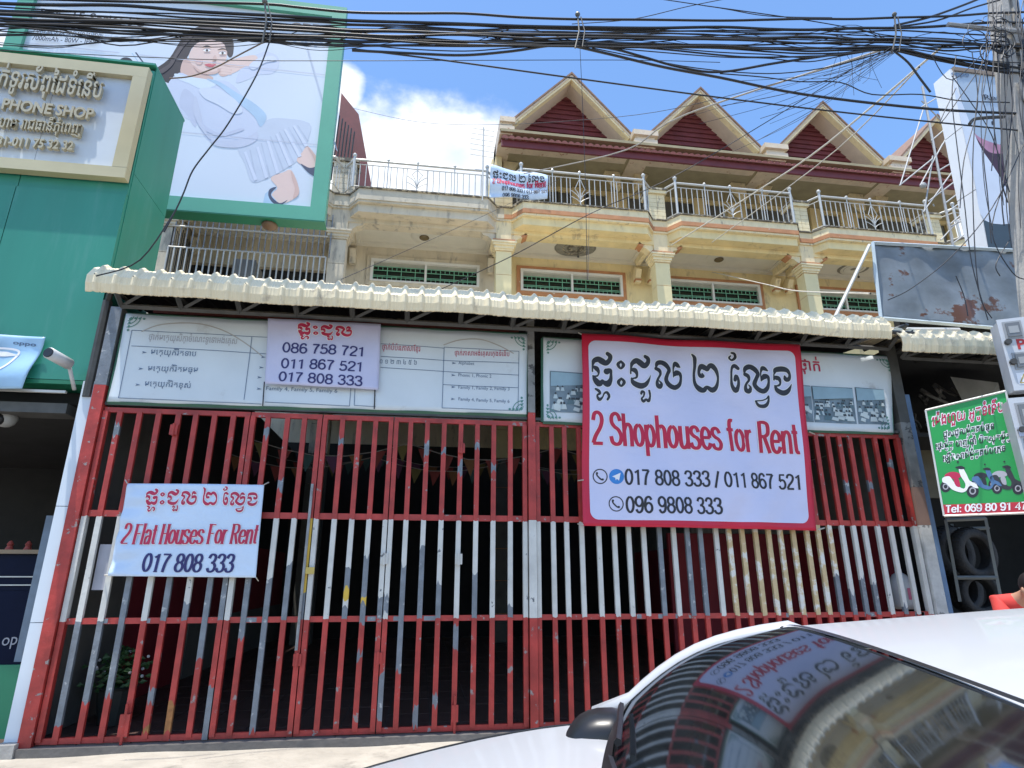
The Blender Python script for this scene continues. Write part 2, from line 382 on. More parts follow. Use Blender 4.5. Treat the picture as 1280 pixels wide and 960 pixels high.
def px_line(name,s,m,parent,p0,p1,hpx,Y,fn,off=.004,bold=0.,kind='font',ink=None,wd=.14,serif=False,shear=0.,thin=.45,extrude=0.):
    """text line whose baseline runs between two picture points of the plane Y, capital height hpx"""
    a=P2(*p0,Y); b=P2(*p1,Y); top=P2(p0[0],p0[1]-hpx,Y)
    Ld=hypot(b[0]-a[0],b[1]-a[1]); U=((b[0]-a[0])/Ld,(b[1]-a[1])/Ld); H=top[1]-a[1]
    if kind=='font':
        return font_text(name,s,m,parent,a,(U[0]*H/.7,U[1]*H/.7),(0,H/.7),fn,off,bold,fit=Ld,extrude=extrude)
    k=Ink(); stroke_text(k,s,a,(U[0]*H,U[1]*H),(0,H),wd,serif,shear,thin,fit=Ld)
    return k.build(name,m,parent,fn,off)
# hand drawn round Khmer letters: brush strokes (x, y, width) read off the banner
def gA(p): return (p[0]/9.846+730,p[1]/9.846+430,p[2]/9.846)
def gB(p): return (p[0]/9.143+860,p[1]/9.143+435,p[2]/9.143)
KA=[[(105,268,18),(118,215,55),(170,192,72),(215,215,82),(265,238,68),(308,205,55),(318,155,55),(285,125,50)],
[(97,215,18),(97,345,20)],[(120,292,45),(150,310,62),(172,345,40),(172,380,20),(150,402,22),(100,402,16)],
[(105,400,22),(130,445,66),(172,490,84),(205,478,60),(222,450,26),(245,478,60),(290,492,80),(325,440,50),(330,370,34),(322,325,45),(275,342,78)],
[(450,218,26),(415,255,42),(448,305,26),(482,262,42),(450,218,26)],[(460,425,26),(422,470,42),(458,518,26),(494,470,42),(460,425,26)],
[(580,290,18),(592,240,50),(640,212,68),(690,240,78),(735,272,70),(780,238,52),(785,185,52),(750,160,46)],
[(570,240,16),(572,365,20)],[(590,320,45),(625,330,60),(648,375,34),(640,415,26),(580,428,16)],
[(585,425,25),(610,478,62),(690,515,72),(755,500,56),(798,440,26),(815,388,5)],
[(705,610,30),(715,583,30),(740,598,28),(735,640,20),(712,672,25),(735,703,38),(765,680,25),(795,700,38),(812,650,24),(808,605,26),(800,575,25)],
[(135,562,28),(170,580,38),(190,612,32),(155,640,24),(180,690,42),(222,660,20),(245,612,22),(280,602,38),(305,645,34),(285,688,28)],
[(885,292,20),(900,240,50),(950,225,60),(1010,252,66),(1052,315,48),(1030,370,42),(1012,440,52),(1050,505,64),(1120,535,60),(1180,495,45),(1200,420,32),(1188,360,50),(1145,352,68),(1108,392,16)],
[(1106,402,14),(1106,300,20),(1122,245,44),(1140,232,50),(1165,258,55),(1190,275,20)],
[(885,305,45),(925,325,50),(940,370,32),(912,425,28),(898,470,36),(908,512,54),(932,525,58),(952,490,34),(925,455,16)]]
KB=[[(55,68,20),(85,108,42),(88,200,34),(80,300,30),(92,400,42),(140,460,66),(190,475,55),(228,442,40),(285,475,62),(330,440,42),(346,350,24),(325,262,42),(280,205,58),(248,205,50),(228,245,36),(205,225,58),(160,205,58),(135,260,32),(152,310,45),(185,312,34),(172,285,18)],
[(490,62,24),(522,72,32),(530,115,32),(492,145,24),(462,118,24),(480,95,14)],
[(560,240,40),(522,212,48),(492,240,26),(490,350,24),(500,430,36),(540,490,54),(566,440,36),(566,370,30),(540,325,38),(530,372,36)],
[(630,292,20),(642,245,48),(690,222,58),(748,250,62),(785,305,46),(765,360,42),(745,425,50),(790,482,56),(850,502,54),(895,460,42),(910,390,28),(900,335,44),(858,335,58),(825,380,14)],
[(822,385,12),(820,290,18),(838,240,42),(862,240,50),(895,262,24)],
[(640,310,45),(672,330,46),(682,375,28),(655,415,26),(645,460,36),(660,495,52),(688,500,48),(700,460,28),(678,430,12)],
[(760,615,20),(795,665,36),(860,672,42),(898,630,30),(905,555,16),(880,588,14),(830,608,14),(768,612,14)],
[(978,300,18),(992,258,52),(1060,246,60),(1118,262,50),(1150,312,30),(1142,360,42),(1108,362,52),(1095,330,24)],
[(972,300,14),(972,370,18)],[(995,345,50),(1028,355,50),(1046,400,26),(1030,432,24),(985,440,14)],
[(985,440,25),(1010,490,56),(1080,520,60),(1140,490,44),(1175,418,6)]]
KBIG=[[gA(p) for p in s] for s in KA]+[[gB(p) for p in s] for s in KB]
def khmer_big(ink,mapf,which='all'):
    st=KBIG if which=='all' else KBIG[:len(KA)]
    for s in st:
        q=[]
        for x,y,wd in catmull(s,5): 
            a=mapf(x,y); b=mapf(x+1,y); q.append((a[0],a[1],wd*hypot(b[0]-a[0],b[1]-a[1])))
        ink.brush(q)

# ================================================================ SETTING
def struct(o): o['kind']='structure'; return o
struct(mesh('ground',[(-400,-400,-.36),(400,-400,-.36),(400,400,-.36),(-400,400,-.36)],[(0,1,2,3)],soil))
struct(mesh('road',[(-120,-14,-.25),(120,-14,-.25),(120,-3.2,-.25),(-120,-3.2,-.25)],[(0,1,2,3)],asphalt))
# concrete apron sloping up from the road to the gate, slightly uneven
def apron():
    v=[];f=[];nx,ny=120,24
    for j in range(ny+1):
        for i in range(nx+1):
            x=-12+26*i/nx; t=j/ny; y=-3.2+3.1*t
            z=-.25+.18*min(1,t*1.25)+.006*sin(x*2.3+y*3)+.005*sin(x*5.1-y*4.2)
            if j==0: z=-.262
            v.append((x,y,z))
    for j in range(ny):
        for i in range(nx): a=j*(nx+1)+i; f.append((a,a+1,a+nx+2,a+nx+1))
    return struct(mesh('pavement',v,f,concrete,smoothf=True))
apron()
crk=MB()
# courtyard slab (its front edge is the step under the gate) and its tiles
struct(B('courtyard_floor',mat('step concrete',(.14,.13,.12),.9,bump=.4),None,(-3.3,5.75,-.10,9.6,-.2,-.012)))
tm=MB(); ts=.42
for i in range(21):
    for j in range(22):
        x=-3.2+i*ts; y=-.02+j*ts
        d=random.uniform(-.002,.002)
        tm.box(x+.006,x+ts-.006,y+.006,y+ts-.006,-.011,-.004+d)
struct(tm.build('floor_tiles',tile)); bpy.data.objects['floor_tiles']['kind']='stuff'

# side walls of the courtyard, with the shed roof over it
wl=empty('courtyard_wall','grey and dark red side wall behind the left end of the gate','wall',loc=(-3.3,0,0))
def under(o,e): 
    for ob in o: ob.parent=e; ob.location=Vector(ob.location)-e.location
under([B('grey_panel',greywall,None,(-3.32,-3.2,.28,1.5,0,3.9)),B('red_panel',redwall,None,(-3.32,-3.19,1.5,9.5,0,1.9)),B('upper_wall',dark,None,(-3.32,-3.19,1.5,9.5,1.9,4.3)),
  B('grey_skirting',greywall,None,(-3.19,-3.17,3.5,9.5,0,.75))],wl)
wr=empty('courtyard_wall','dark red side wall behind the right bay of the gate','wall',loc=(5.7,0,0))
under([B('red_panel',redwall,None,(5.45,5.6,.6,9.5,0,1.95)),B('upper_wall',greywall,None,(5.452,5.6,.6,9.5,1.95,3.9)),
  B('red_screen',redwall,None,(3.55,5.45,2.5,2.56,0,1.95)),B('grey_curtain',mat('grey olive curtain',(.13,.125,.11),.9,var=.3,scale=4,stretch=(6,1,.3)),None,(3.9,5.45,2.45,2.49,1.95,3.3))],wr)
sr=MB()
nx=60
for i in range(nx):
    x0=-3.3+i*.15; sr.add([(x0,-.1,4.17),(x0+.07,-.1,4.20),(x0+.15,-.1,4.17),(x0,9.5,5.4),(x0+.07,9.5,5.43),(x0+.15,9.5,5.4)],[(0,1,4,3),(1,2,5,4)])
roof=empty('courtyard_roof','low corrugated shed roof over the yard behind the gate','roof',loc=(1,0,4.2))
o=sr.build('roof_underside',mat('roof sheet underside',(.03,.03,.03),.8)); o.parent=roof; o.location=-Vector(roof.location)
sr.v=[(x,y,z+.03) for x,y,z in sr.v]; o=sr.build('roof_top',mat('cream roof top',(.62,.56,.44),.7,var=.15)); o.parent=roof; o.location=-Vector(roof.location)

# ================================================================ SHOPHOUSES
YB=8.0; YBAY=7.6; YW=9.6
colx=[-6.55,-2.42,1.83,6.20,10.59,14.95,19.3]
LX=['second shophouse bay from the left, bare terrace railing against the sky, no gable',
    'shophouse with the leftmost red gable and the small rent banner on its railing',
    'shophouse with the second red gable from the left, oval damp patch in its ceiling rose',
    'shophouse with the third red gable, partly behind the rusty blue sheet hoarding',
    'shophouse with the rightmost gable, behind the lattice mast and white pillar billboard']
def railing(parent,pts,z0,z1,deco=True,step=.155,end=(1,1)):
    r=MB()
    for a,b in zip(pts[:-1],pts[1:]):
        r.tube([(*a,z1),(*b,z1)],.032,8); r.tube([(*a,z1-.14),(*b,z1-.14)],.014,5); r.tube([(*a,z0+.03),(*b,z0+.03)],.016,5)
    ob=r.build('railing',steelrail,parent)
    bm=None
    for si,(a,b) in enumerate(zip(pts[:-1],pts[1:])):
        Ls=hypot(b[0]-a[0],b[1]-a[1]); n=max(1,int(round(Ls/step)))
        for k in range(1,n):
            t=k/n; x=a[0]+(b[0]-a[0])*t; y=a[1]+(b[1]-a[1])*t
            main=Ls>2
            if main and deco and abs(t-.47)<.075: continue
            if bm is None:
                q=MB(); q.tube([(0,0,z0+.03),(0,0,z1-.14)],.0125,5); o=q.build('bar',steelrail,ob); bm=o.data; o.location=(x,y,0)
            else:
                o=bpy.data.objects.new('bar',bm); COL.objects.link(o); o.parent=ob; o.location=(x,y,0)
        if Ls>2:
            for t in (.25,.47,.5,.75)[0:4:1]:
                if t==.5: continue
                x=a[0]+(b[0]-a[0])*t; y=a[1]+(b[1]-a[1])*t
                q=MB(); q.tube([(x,y,z0),(x,y,z1+.03)],.016,6); q.sphere((x,y,z1+.05),.045,8); q.build('baluster',steelrail,ob)
            if deco:
                x=a[0]+(b[0]-a[0])*.47; y=a[1]; q=MB(); zb=z0+.1; zt=z1-.2
                for sx in (-1,1):
                    q.tube([(x,y,zb),(x+sx*.06,y,zb+.3),(x+sx*.14,y,zb+.42),(x+sx*.02,y,zt+.02)],.011,5)
                    q.tube(catmull([(x,y,zb),(x+sx*.05,y,zb+.18),(x+sx*.16,y,zb+.3),(x+sx*.25,y,zb+.36)],4),.011,5)
                    q.tube(catmull([(x,y,zb),(x+sx*.08,y,zb+.08),(x+sx*.2,y,zb+.15),(x+sx*.25,y,zb+.17)],4),.011,5)
                    q.tube([(x+sx*.27,y,zb-.05),(x+sx*.27,y,zt+.05)],.0125,5)
                q.build('leaf_ornament',steelrail,ob)
    for p,(e) in zip((pts[0],pts[-1]),end):
        if e:
            q=MB(); q.tube([(*p,z0),(*p,z1+.05)],.035,8); q.sphere((*p,z1+.09),.055,10); q.build('corner_post',steelrail,ob)
    return ob
def window(parent,x0,x1,z0,z1,orangef=True):
    y=YW
    of=MB(); t=.11
    of.box(x0,x1,y-.05,y+.02,z1-t,z1); of.box(x0,x1,y-.05,y+.02,z0,z0+t); of.box(x0,x0+t,y-.05,y+.02,z0+t,z1-t); of.box(x1-t,x1,y-.05,y+.02,z0+t,z1-t)
    wn=of.build('window',orange if orangef else beigewall,parent)
    a0,a1,b0,b1=x0+t+.002,x1-t-.002,z0+t+.002,z1-t-.002
    fr=MB(); t2=.075
    fr.box(a0,a1,y-.09,y+.02,b1-t2,b1); fr.box(a0,a1,y-.09,y+.02,b0,b0+.05); fr.box(a0,a0+t2,y-.09,y+.02,b0+.05,b1-t2); fr.box(a1-t2,a1,y-.09,y+.02,b0+.05,b1-t2)
    xm=(a0+a1)/2; fr.box(xm-.03,xm+.03,y-.07,y+.02,b0+.05,b1-t2)
    fr.build('frame',winframe,wn)
    B('pane',darkglass,wn,(a0+t2,a1-t2,y+.03,y+.05,b0+.05,b1-t2))
    B('blind',mat('grey blind',(.36,.36,.30),.8),wn,(a0+t2,a1-t2,y+.0,y+.025,b1-t2-.13,b1-t2))
    for s0,s1 in ((a0+t2,xm-.03),(xm+.03,a1-t2)):
        g=MB(); h0,h1=b0+.05,b1-t2-.13; wdt=s1-s0; H=h1-h0
        for fz in (0,.27,.36,.72,1): g.box(s0,s1,y-.012,y-.004,h0+fz*H-.011,h0+fz*H+.011)
        n=11
        for k in range(n+1):
            x=s0+wdt*k/n; 
            g.box(x-.009,x+.009,y-.021,y-.0125,h0+.72*H,h1); g.box(x-.009,x+.009,y-.021,y-.0125,h0,h0+.30*H)
            if k%3==0: g.box(x-.011,x+.011,y-.024,y-.0215,h0,h1)
        g.build('grille',grille,wn)
def bayline(xa,xb,yc,yb,ins=.30,cham=.27):   # chamfered front edge between two column centres
    return [(xa,yc),(xa+ins-.10,yc),(xa+ins+cham-.10,yb),(xb-ins-cham+.10,yb),(xb-ins+.10,yc),(xb,yc)]
def slab(xa,xb,off,z0,z1,back=None):
    p=bayline(xa,xb,YB-.03-off,YBAY-off); back=back or YW
    return [(xa,back)]+p+[(xb,back)]
def shophouse(k):
    xa,xb=colx[k],colx[k+1]; weather=(k<=1); wallm=beigewall if weather else yellowwall; trim=beigewall if weather else creamtrim
    if k==0: label='leftmost shophouse bay under the green framed billboard, barred balcony with dark interior'
    else: label=LX[k-1]
    e=empty('shophouse',label,'building','row of shophouses behind the gate',loc=((xa+xb)/2,YB,0))
    ps=[]
    def pt(o): ps.append(o); return o
    pt(B('lower_wall',wallm,None,(xa+.002,xb-.002,YW,YW+.3,4.6,8.98)))
    pt(B('ground_floor_shade',dark,None,(xa+.002,xb-.002,YW,YW+.3,-.1,4.598)))  # added near-black panel, stands in for the shade of the yard
    if k==0:
        pt(B('wall',wallm,None,(xa,xb,YW,YW+.3,9.45,10.449)))
        pt(B('dark_opening',dark,None,(xa,xb,YW+.15,YW+.3,8.98,9.45)))
    else:
        wx0,wx1,wz0,wz1=xa+.58,xa+3.86,9.10,10.02
        pt(B('wall',wallm,None,(xa,wx0+.05,YW,YW+.3,8.98,10.45),(wx1-.05,xb,YW,YW+.3,8.98,10.45),(wx0+.05,wx1-.05,YW,YW+.3,wz1-.05,10.45),(wx0+.05,wx1-.05,YW,YW+.3,8.98,wz0+.05),(wx0+.05,wx1-.05,YW+.2,YW+.3,wz0+.05,wz1-.05)))
        w0=set(bpy.data.objects); window(None,wx0,wx1,wz0,wz1,not weather)
        for o in set(bpy.data.objects)-w0:
            if not o.parent: pt(o)
    # ceiling with tray moulding
    pt(B('ceiling',ceilm,None,(xa+.002,xb-.002,YB+.35,YW,10.40,10.449),(xa+.002,xb-.002,YW-.14,YW-.002,10.31,10.398),(xa+.1,xa+.35,YB+.35,YW-.14,10.34,10.398),(xb-.35,xb-.1,YB+.35,YW-.14,10.34,10.398)))
    cx=(xa+xb)/2+.02
    q=MB(); q.lathe([(0,10.39),(.16,10.375),(.2,10.365),(.27,10.385),(.36,10.38),(.38,10.399)],(cx,9.0,0),20)
    pt(q.build('ceiling_rose',ceilm if k!=2 else stain,None,True))
    if k in (1,3):
        q=MB(); q.sphere((cx,9.0,10.36),.14,14,(1,1,.35)); pt(q.build('lamp_shade',mat('brown lamp glass',(.16,.12,.06),.25),None,True))
    if k in (2,4):
        q=MB(); q.sphere((cx,9,10.392),.62 if k==2 else .48,18,(1,.8,.02)); pt(q.build('damp_patch',mat('damp grey plaster',(.27,.26,.22),.9,var=.3,scale=8),None,True))
        q=MB(); q.tube([(cx+.05,8.9,10.39),(cx+.05,8.9,10.1)],.008,5); q.sphere((cx+.05,8.9,10.07),.035,8); pt(q.build('bulb_holder',darksteel,None))
    # beam under the cornice, chamfered, arched at both ends
    z=10.08
    bmf=MB(); bmf.box(xa+.2,xb-.2,YB+.02,YB+.35,z+.02,10.45)
    pt(bmf.build('beam',wallm))
    bp=MB(); 
    L1=slab(xa,xb,-.10,0,0,YB+.019); bp.prismz(L1,10.22,10.45)
    pt(bp.build('cornice_soffit',wallm))
    for s,xc in ((1,xa+.21),(-1,xb-.21)):
        q=MB()
        prof=[(xc,9.86),(xc+s*.10,9.90),(xc+s*.20,9.99),(xc+s*.34,10.03),(xc+s*.40,10.10),(xc+s*.40,10.22),(xc,10.22)]
        if s<0: prof=prof[::-1]
        q.prism(prof,YB+.05,YB+.3); pt(q.build('bracket',trim))
        if not weather:
            q=MB(); pr=[(xc+s*.31,10.0),(xc+s*.43,10.08),(xc+s*.40,10.16),(xc+s*.27,10.06)]; 
            if s<0: pr=pr[::-1]
            q.prism(pr,YB+.02,YB+.31); pt(q.build('bracket_tip',orange))
        # side bracket running back to the wall, seen from below
        q=MB(); q.box(xc-.06,xc+.06,YB+.3,YW-.25,10.14,10.39)
        q.prismx([(YW-.25,10.14),(YW-.02,9.95),(YW-.02,9.75),(YW-.12,9.62),(YW-.30,9.60),(YW-.30,9.78),(YW-.42,9.98)],xc-.08,xc+.08)
        pt(q.build('side_bracket',trim if weather else creamtrim))
        if not weather: pt(B('bracket_band',orange,None,(xc-.09,xc+.09,YW-.31,YW-.13,9.66,9.72)))
    # cornice: fascia, band, stained lip
    for nm,off,z0,z1,m in (('cornice_base',0.00,10.452,10.51,trim if weather else creamtrim),('cornice_band',.03,10.512,10.632,beigewall if weather else orange),('cornice_fascia',.0,10.634,10.84,trim),('cornice_lip',.05,10.842,10.875,stain),('terrace_floor',.0,10.877,10.90,stain)):
        q=MB(); q.prismz(slab(xa,xb,off,0,0,YW),z0,z1); pt(q.build(nm,m))
    if k==0: pt(railing(None,[(xa+.3,YBAY+.02),(xb-.2,YBAY+.02),(xb-.06,YB+.05)],10.9,11.72,deco=False,end=(1,0)))
    elif k==1:
        pt(railing(None,[(xa+.06,YB-.02),(xa+.28,YBAY+.06),(xb-.50,YBAY+.06),(xb-.3,YB-.1)],10.9,11.73,end=(0,0)))
        for x in (xa+.28,xb-.50):
            q=MB(); q.tube([(x,YBAY+.06,10.9),(x,YBAY+.06,11.82)],.035,8); q.sphere((x,YBAY+.06,11.86),.055,10); pt(q.build('corner_post',steelrail))
    else:
        pt(railing(None,[(xa+.24,YB-.05),(xa+.42,YBAY+.06),(xb-.50,YBAY+.06),(xb-.24,YB-.05)],10.9,11.90,end=(0,0)))
        for x in (xa+.42,xb-.50):
            q=MB(); q.tube([(x,YBAY+.06,10.9),(x,YBAY+.06,12.0)],.035,8); q.sphere((x,YBAY+.06,12.05),.06,10); pt(q.build('corner_post',steelrail))
    # upper storey with eaves and gable, set back behind the terrace
    if k>=2:
        FU=1.13
        uy=lambda y:-6.282+(y+6.282)*FU
        uz=lambda z:1.32+(z-1.32)*FU
        def UB(nm,m,*bx): return pt(B(nm,m,None,*[(x0,x1,uy(y0),uy(y1),uz(z0),uz(z1)) for x0,x1,y0,y1,z0,z1 in bx]))
        yb=7.3; yu=uy(9.3); zf=10.90; zt=uz(12.75)
        pt(B('upper_wall',yellowwall,None,(xa,xb,yu,yu+.3,uz(12.5),uz(13.4)),(xa,xa+.35,yu,yu+.3,zf,uz(12.5)),(xb-.35,xb,yu,yu+.3,zf,uz(12.5))))
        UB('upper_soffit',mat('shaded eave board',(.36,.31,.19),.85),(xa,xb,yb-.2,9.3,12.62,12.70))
        for fx0,fx1 in ((.08,.28),(.28,.52),(.52,.76),(.76,.92)):
            pt(B('shutter_panel',mat('grey metal shutter',(.16,.17,.165),.5,.3,var=.2,scale=2,stretch=(8,1,.4)),None,(xa+fx0*4.36+.026,xa+fx1*4.36-.026,yu+.1,yu+.2,zf,uz(12.5))))
        for fx in (.28,.52,.76):
            pt(B('shutter_frame',darksteel,None,(xa+fx*4.36-.025,xa+fx*4.36+.025,yu+.04,yu+.2,zf,uz(12.5))))
        pt(B('wall_pier',yellowwall,None,(xa+2.75,xa+3.15,yu-.12,yu-.002,zf,uz(12.6))))
        for s,xc in ((1,xa+.25),(-1,xb-.25)):
            q=MB(); pr=[(xc,uz(12.05)),(xc+s*.3,uz(12.3)),(xc+s*.5,uz(12.6)),(xc,uz(12.6))]
            if s<0: pr=pr[::-1]
            q.prism(pr,uy(8.3),uy(8.5)); pt(q.build('eave_bracket',creamtrim))
        q=MB(); q.prismx([(uy(yb-.36),uz(12.02)),(uy(yb-.30),uz(12.02)),(uy(yb-.30),uz(12.22)),(uy(yb-.36),uz(12.22))],xa+.001,xb-.001); pt(q.build('eave_fascia',maroon))
        q=MB(); nt_=22; dxx=(xb-xa)/nt_
        for i in range(nt_):
            x=xa+i*dxx
            prof=[(x,0),(x+dxx*.25,.05),(x+dxx*.5,.065),(x+dxx*.75,.05),(x+dxx,0)]
            n0=len(q.v)
            for (yy,zz,ad) in ((yb-.44,12.20,0),(yb-.44,12.24,1),(yb+.35,12.60,1)):
                for (px_,pz) in prof: q.v.append((px_,uy(yy),uz(zz)+pz*ad))
            for r_ in range(2):
                for c_ in range(4): q.f.append((n0+r_*5+c_,n0+r_*5+c_+1,n0+r_*5+c_+6,n0+r_*5+c_+5)); q.mi.append(0)
        pt(q.build('eave_tiles',maroonroof))
        ax=xa+2.32; az=15.07; lx,rx,bz=ax-1.83*FU,ax+1.70*FU,13.12
        UB('gable_sill',pinkstone,(lx+.12,rx-.1,yb+.26,YB-.05,12.60,12.74)); UB('gable_sill',creamtrim,(lx+.12,rx-.1,yb+.30,YB-.05,12.742,12.84))
        bx0=rx-.10; bx1=rx+.72 if k<5 else xb+.3
        for nm,o_,z0,z1 in (('gutter_box',.0,12.56,12.68),('gutter_box',.06,12.682,12.80),('gutter_box',.0,12.802,12.92),('gutter_box',.09,12.922,13.08)):
            UB(nm,pinkstone,(bx0+.10-o_,bx1-.10+o_,yb-.12-o_,YB+.6,z0+.03,z1+.03))
        if k==2:
            for o_,z0,z1 in ((.0,12.56,12.68),(.05,12.682,12.80),(.0,12.802,12.92),(.07,12.922,13.08)):
                UB('gutter_box',pinkstone,(xa-.02,lx+.12+o_,yb-.12-o_,YB+.6,z0+.03,z1+.03))
            UB('end_wall',yellowwall,(xa-.02,xa+.18,YB+.1,YW+2,9.80,13.0))
        yf=uy(yb+.08); azu=uz(az); bzu=uz(bz)
        def rake(nm,m,t0,t1,y0,y1):
            for s,fx in ((-1,lx),(1,rx)):
                dx,dz=fx-ax,bzu-azu; Ln=hypot(dx,dz); nxn,nzn=(-dz/Ln,dx/Ln)
                if nzn<0: nxn,nzn=-nxn,-nzn
                def pnt(base,t):
                    if base=='a': return (ax,azu-t*Ln/abs(dx))
                    return (fx-nxn*t,bzu-nzn*t)
                poly=[pnt('a',t0),pnt('f',t0),pnt('f',t1),pnt('a',t1)]
                if s>0: poly=poly[::-1]
                q=MB(); q.prism(poly,y0,y1); pt(q.build(nm,m))
        rake('roof_edge',mat('brown ridge edge',(.25,.15,.10),.7,var=.3,scale=8),0,.05,yf-.07,yf+2.4)
        rake('rake_moulding',pinkstone,.052,.11,yf-.03,yf+.2)
        rake('rake_moulding',creamtrim,.112,.17,yf,yf+.2)
        rake('gable_soffit',mat('gable soffit plaster',(.62,.52,.43),.85,var=.1,scale=3),.10,.17,yf+.202,uy(YB+.1))
        zb=12.84; zt_=14.93; nb=12; hh=(zt_-.08-zb)/nb
        for i in range(nb):
            z0=zb+i*hh; z1=z0+hh-.014
            def xs(zz):
                t=(zt_-zz)/(zt_-13.1); return ax-1.70*FU*t,ax+1.60*FU*t
            l0,r0=xs(z0); l1,r1=xs(z1); ya,yc_=uy(YB+.0),uy(YB+.035)
            Z0,Z1_=uz(z0),uz(z1)
            q=MB(); q.add([(l0,ya,Z0),(r0,ya,Z0),(r1,yc_,Z1_),(l1,yc_,Z1_),(l0,ya+.1,Z0),(r0,ya+.1,Z0),(r1,ya+.1,Z1_),(l1,ya+.1,Z1_)],[(0,1,2,3),(5,4,7,6),(4,0,3,7),(1,5,6,2),(4,5,1,0),(3,2,6,7)])
            pt(q.build('board',maroon))
    for o in ps:
        o.parent=e; o.location=Vector(o.location)-e.location
    return e
for k in range(6): shophouse(k)
# columns: each stands between two bays
cl_lab={0:'weathered cream stone column at the left end, below the green billboard edge',1:'grey cream column right of the barred balcony',2:'pale yellow column left of the first gabled shophouse window',3:'yellow column in the middle of the row, below the second pedestal',4:'yellow column next to the slanting steel strut',5:'yellow column hidden behind the rusty hoarding',6:'far right column behind the white pillar billboard'}
for k,x in enumerate(colx):
    m=beigewall if k<2 else creamtrim; m2=beigewall if k<2 else mat('yellow column paint',(.78,.67,.38),.75,var=.08,scale=2)
    e=empty('column',cl_lab[k],'column','columns of the shophouse row',loc=(x,YB,0))
    pr=[]
    for i in range(14):
        z0=-.1+i*.69; z1=min(z0+.676,9.56)
        if z0>9.5: break
        pr.append(B('block',m2 if i>5 else greywall,None,(x-.205,x+.205,YB,YB+.36,z0,z1)))  # lower blocks coloured dark to stand in for the yard's shade
    pr.append(B('core',stain if k<2 else orange,None,(x-.195,x+.195,YB+.01,YB+.35,-.1,9.56)))
    q=MB(); 
    for z0,z1,o in ((9.562,9.61,.03),(9.612,9.69,.06),(9.692,9.75,.10),(9.752,9.80,.13)): q.box(x-.205-o,x+.205+o,YB-o,YB+.36,z0,z1)
    pr.append(q.build('capital',m))
    if k>=2: pr.append(B('capital_band',orange,None,(x-.30,x+.30,YB-.095,YB+.36,9.802,9.86)))
    pr.append(B('upper_shaft',m,None,(x-.2,x+.2,YB+.01,YB+.34,9.862 if k>=2 else 9.802,10.45)))
    if k>=1:
        ww=.24 if k>1 else .3
        hs_=11.75 if k>1 else 11.9
        rows=6; hh=(hs_-10.9)/rows
        for i in range(rows):
            for j in range(2):
                z0=10.9+i*hh; x0=x-ww+j*ww+(0 if i%2 else 0)
                pr.append(B('tile',creamtrim if k>1 else beigewall,None,(x0+.004,x0+ww-.004,YB+.03,YB+.07,z0+.004,z0+hh-.004)))
        pr.append(B('pedestal',stain,None,(x-ww+.003,x+ww-.003,YB+.065,YB+.45,10.9,hs_)))
        pr.append(B('pedestal_cap',creamtrim if k>1 else stain,None,(x-ww-.05,x+ww+.05,YB-.03,YB+.5,hs_+.002,hs_+.10)))
        if k>1: pr.append(B('pedestal_cap',stain,None,(x-ww-.08,x+ww+.08,YB-.06,YB+.53,hs_+.102,hs_+.16)))
    for o in pr: o.parent=e; o.location=Vector(o.location)-e.location
# antenna on the end wall
q=MB(); q.tube([(1.2,7.5,10.7),(1.2,7.5,13.0)],.02,5)
for i in range(6): q.tube([(.85,7.5,12.95-i*.17),(1.5,7.5,12.9-i*.17)],.009,4)
tag(q.build('antenna',steelrail),'thin grey antenna with short rungs left of the first gable','antenna')
nb=B('neighbour_wall',beigewall,None,(-13,-6.56,YB+.5,YW+.5,-.1,10.6)); tag(nb,'plain beige neighbouring wall behind the green billboard, left of the stone column','wall')
# maroon roof side of the neighbour at the left end of the terrace
e=empty('side_roof','steep maroon sheet roof edge behind the left end of the terrace railing','roof',loc=(-2.6,9,10.7))
for o in (mesh('roof_sheet',[(-2.9,9,10.7),(-1.55,9,10.7),(-2.35,9,14.3),(-2.9,9,15.0),(-2.9,12,10.7),(-1.55,12,10.7),(-2.35,12,14.3),(-2.9,12,15.0)],[(0,1,2,3),(1,5,6,2),(3,2,6,7),(5,4,7,6)],maroon),):
    o.parent=e; o.location=Vector(o.location)-e.location
for i in range(7):
    x=-2.95+i*.09; q=MB(); q.tube([(x,8.6,11.7),(x+.05,8.6,13.95-i*.1)],.02,4); o=q.build('bar',darksteel,e); o.location=-Vector(e.location)
# barred balcony of the leftmost bay
e=empty('balcony_grille','barred steel balcony cage below the green framed billboard','railing',loc=(-4.5,7.9,8))
xs0,xs1=-6.35,-2.66
q=MB()
for z in (8.25,8.97,9.55): q.tube([(xs0,7.92,z),(xs1,7.92,z)],.022,5)
o=q.build('rail',steelrail,e); o.location=-Vector(e.location)
n=26; bmx=None
for i in range(n+1):
    x=xs0+(xs1-xs0)*i/n
    if bmx is None: q=MB(); q.tube([(0,0,8.25),(0,0,8.97)],.02,5); o=q.build('bar',steelrail,e); bmx=o.data; q=MB(); q.tube([(0,0,8.97),(0,0,10.2)],.016,5); o2=q.build('upper_bar',galv,e); bmy=o2.data
    else: o=bpy.data.objects.new('bar',bmx); COL.objects.link(o); o.parent=e; o2=bpy.data.objects.new('upper_bar',bmy); COL.objects.link(o2); o2.parent=e
    o.location=Vector((x,7.92,0))-e.location; o2.location=Vector((x+.07,7.94,0))-e.location
q=MB()
for i in range(12): 
    y=8+i*.11; q.tube([(xs0,y,8.2),(xs0,y,9.9-i*.02)],.015,4)
o=q.build('side_bars',darksteel,e); o.location=-Vector(e.location)
q=MB(); q.box(-4.95,-4.4,8.3,8.9,8.5,8.92); q.box(-4.95,-4.4,8.28,8.3,8.47,8.95)
tag(q.build('air_conditioner',mat('grey casing',(.20,.20,.19),.6)),'grey air conditioner box inside the barred balcony','air conditioner')

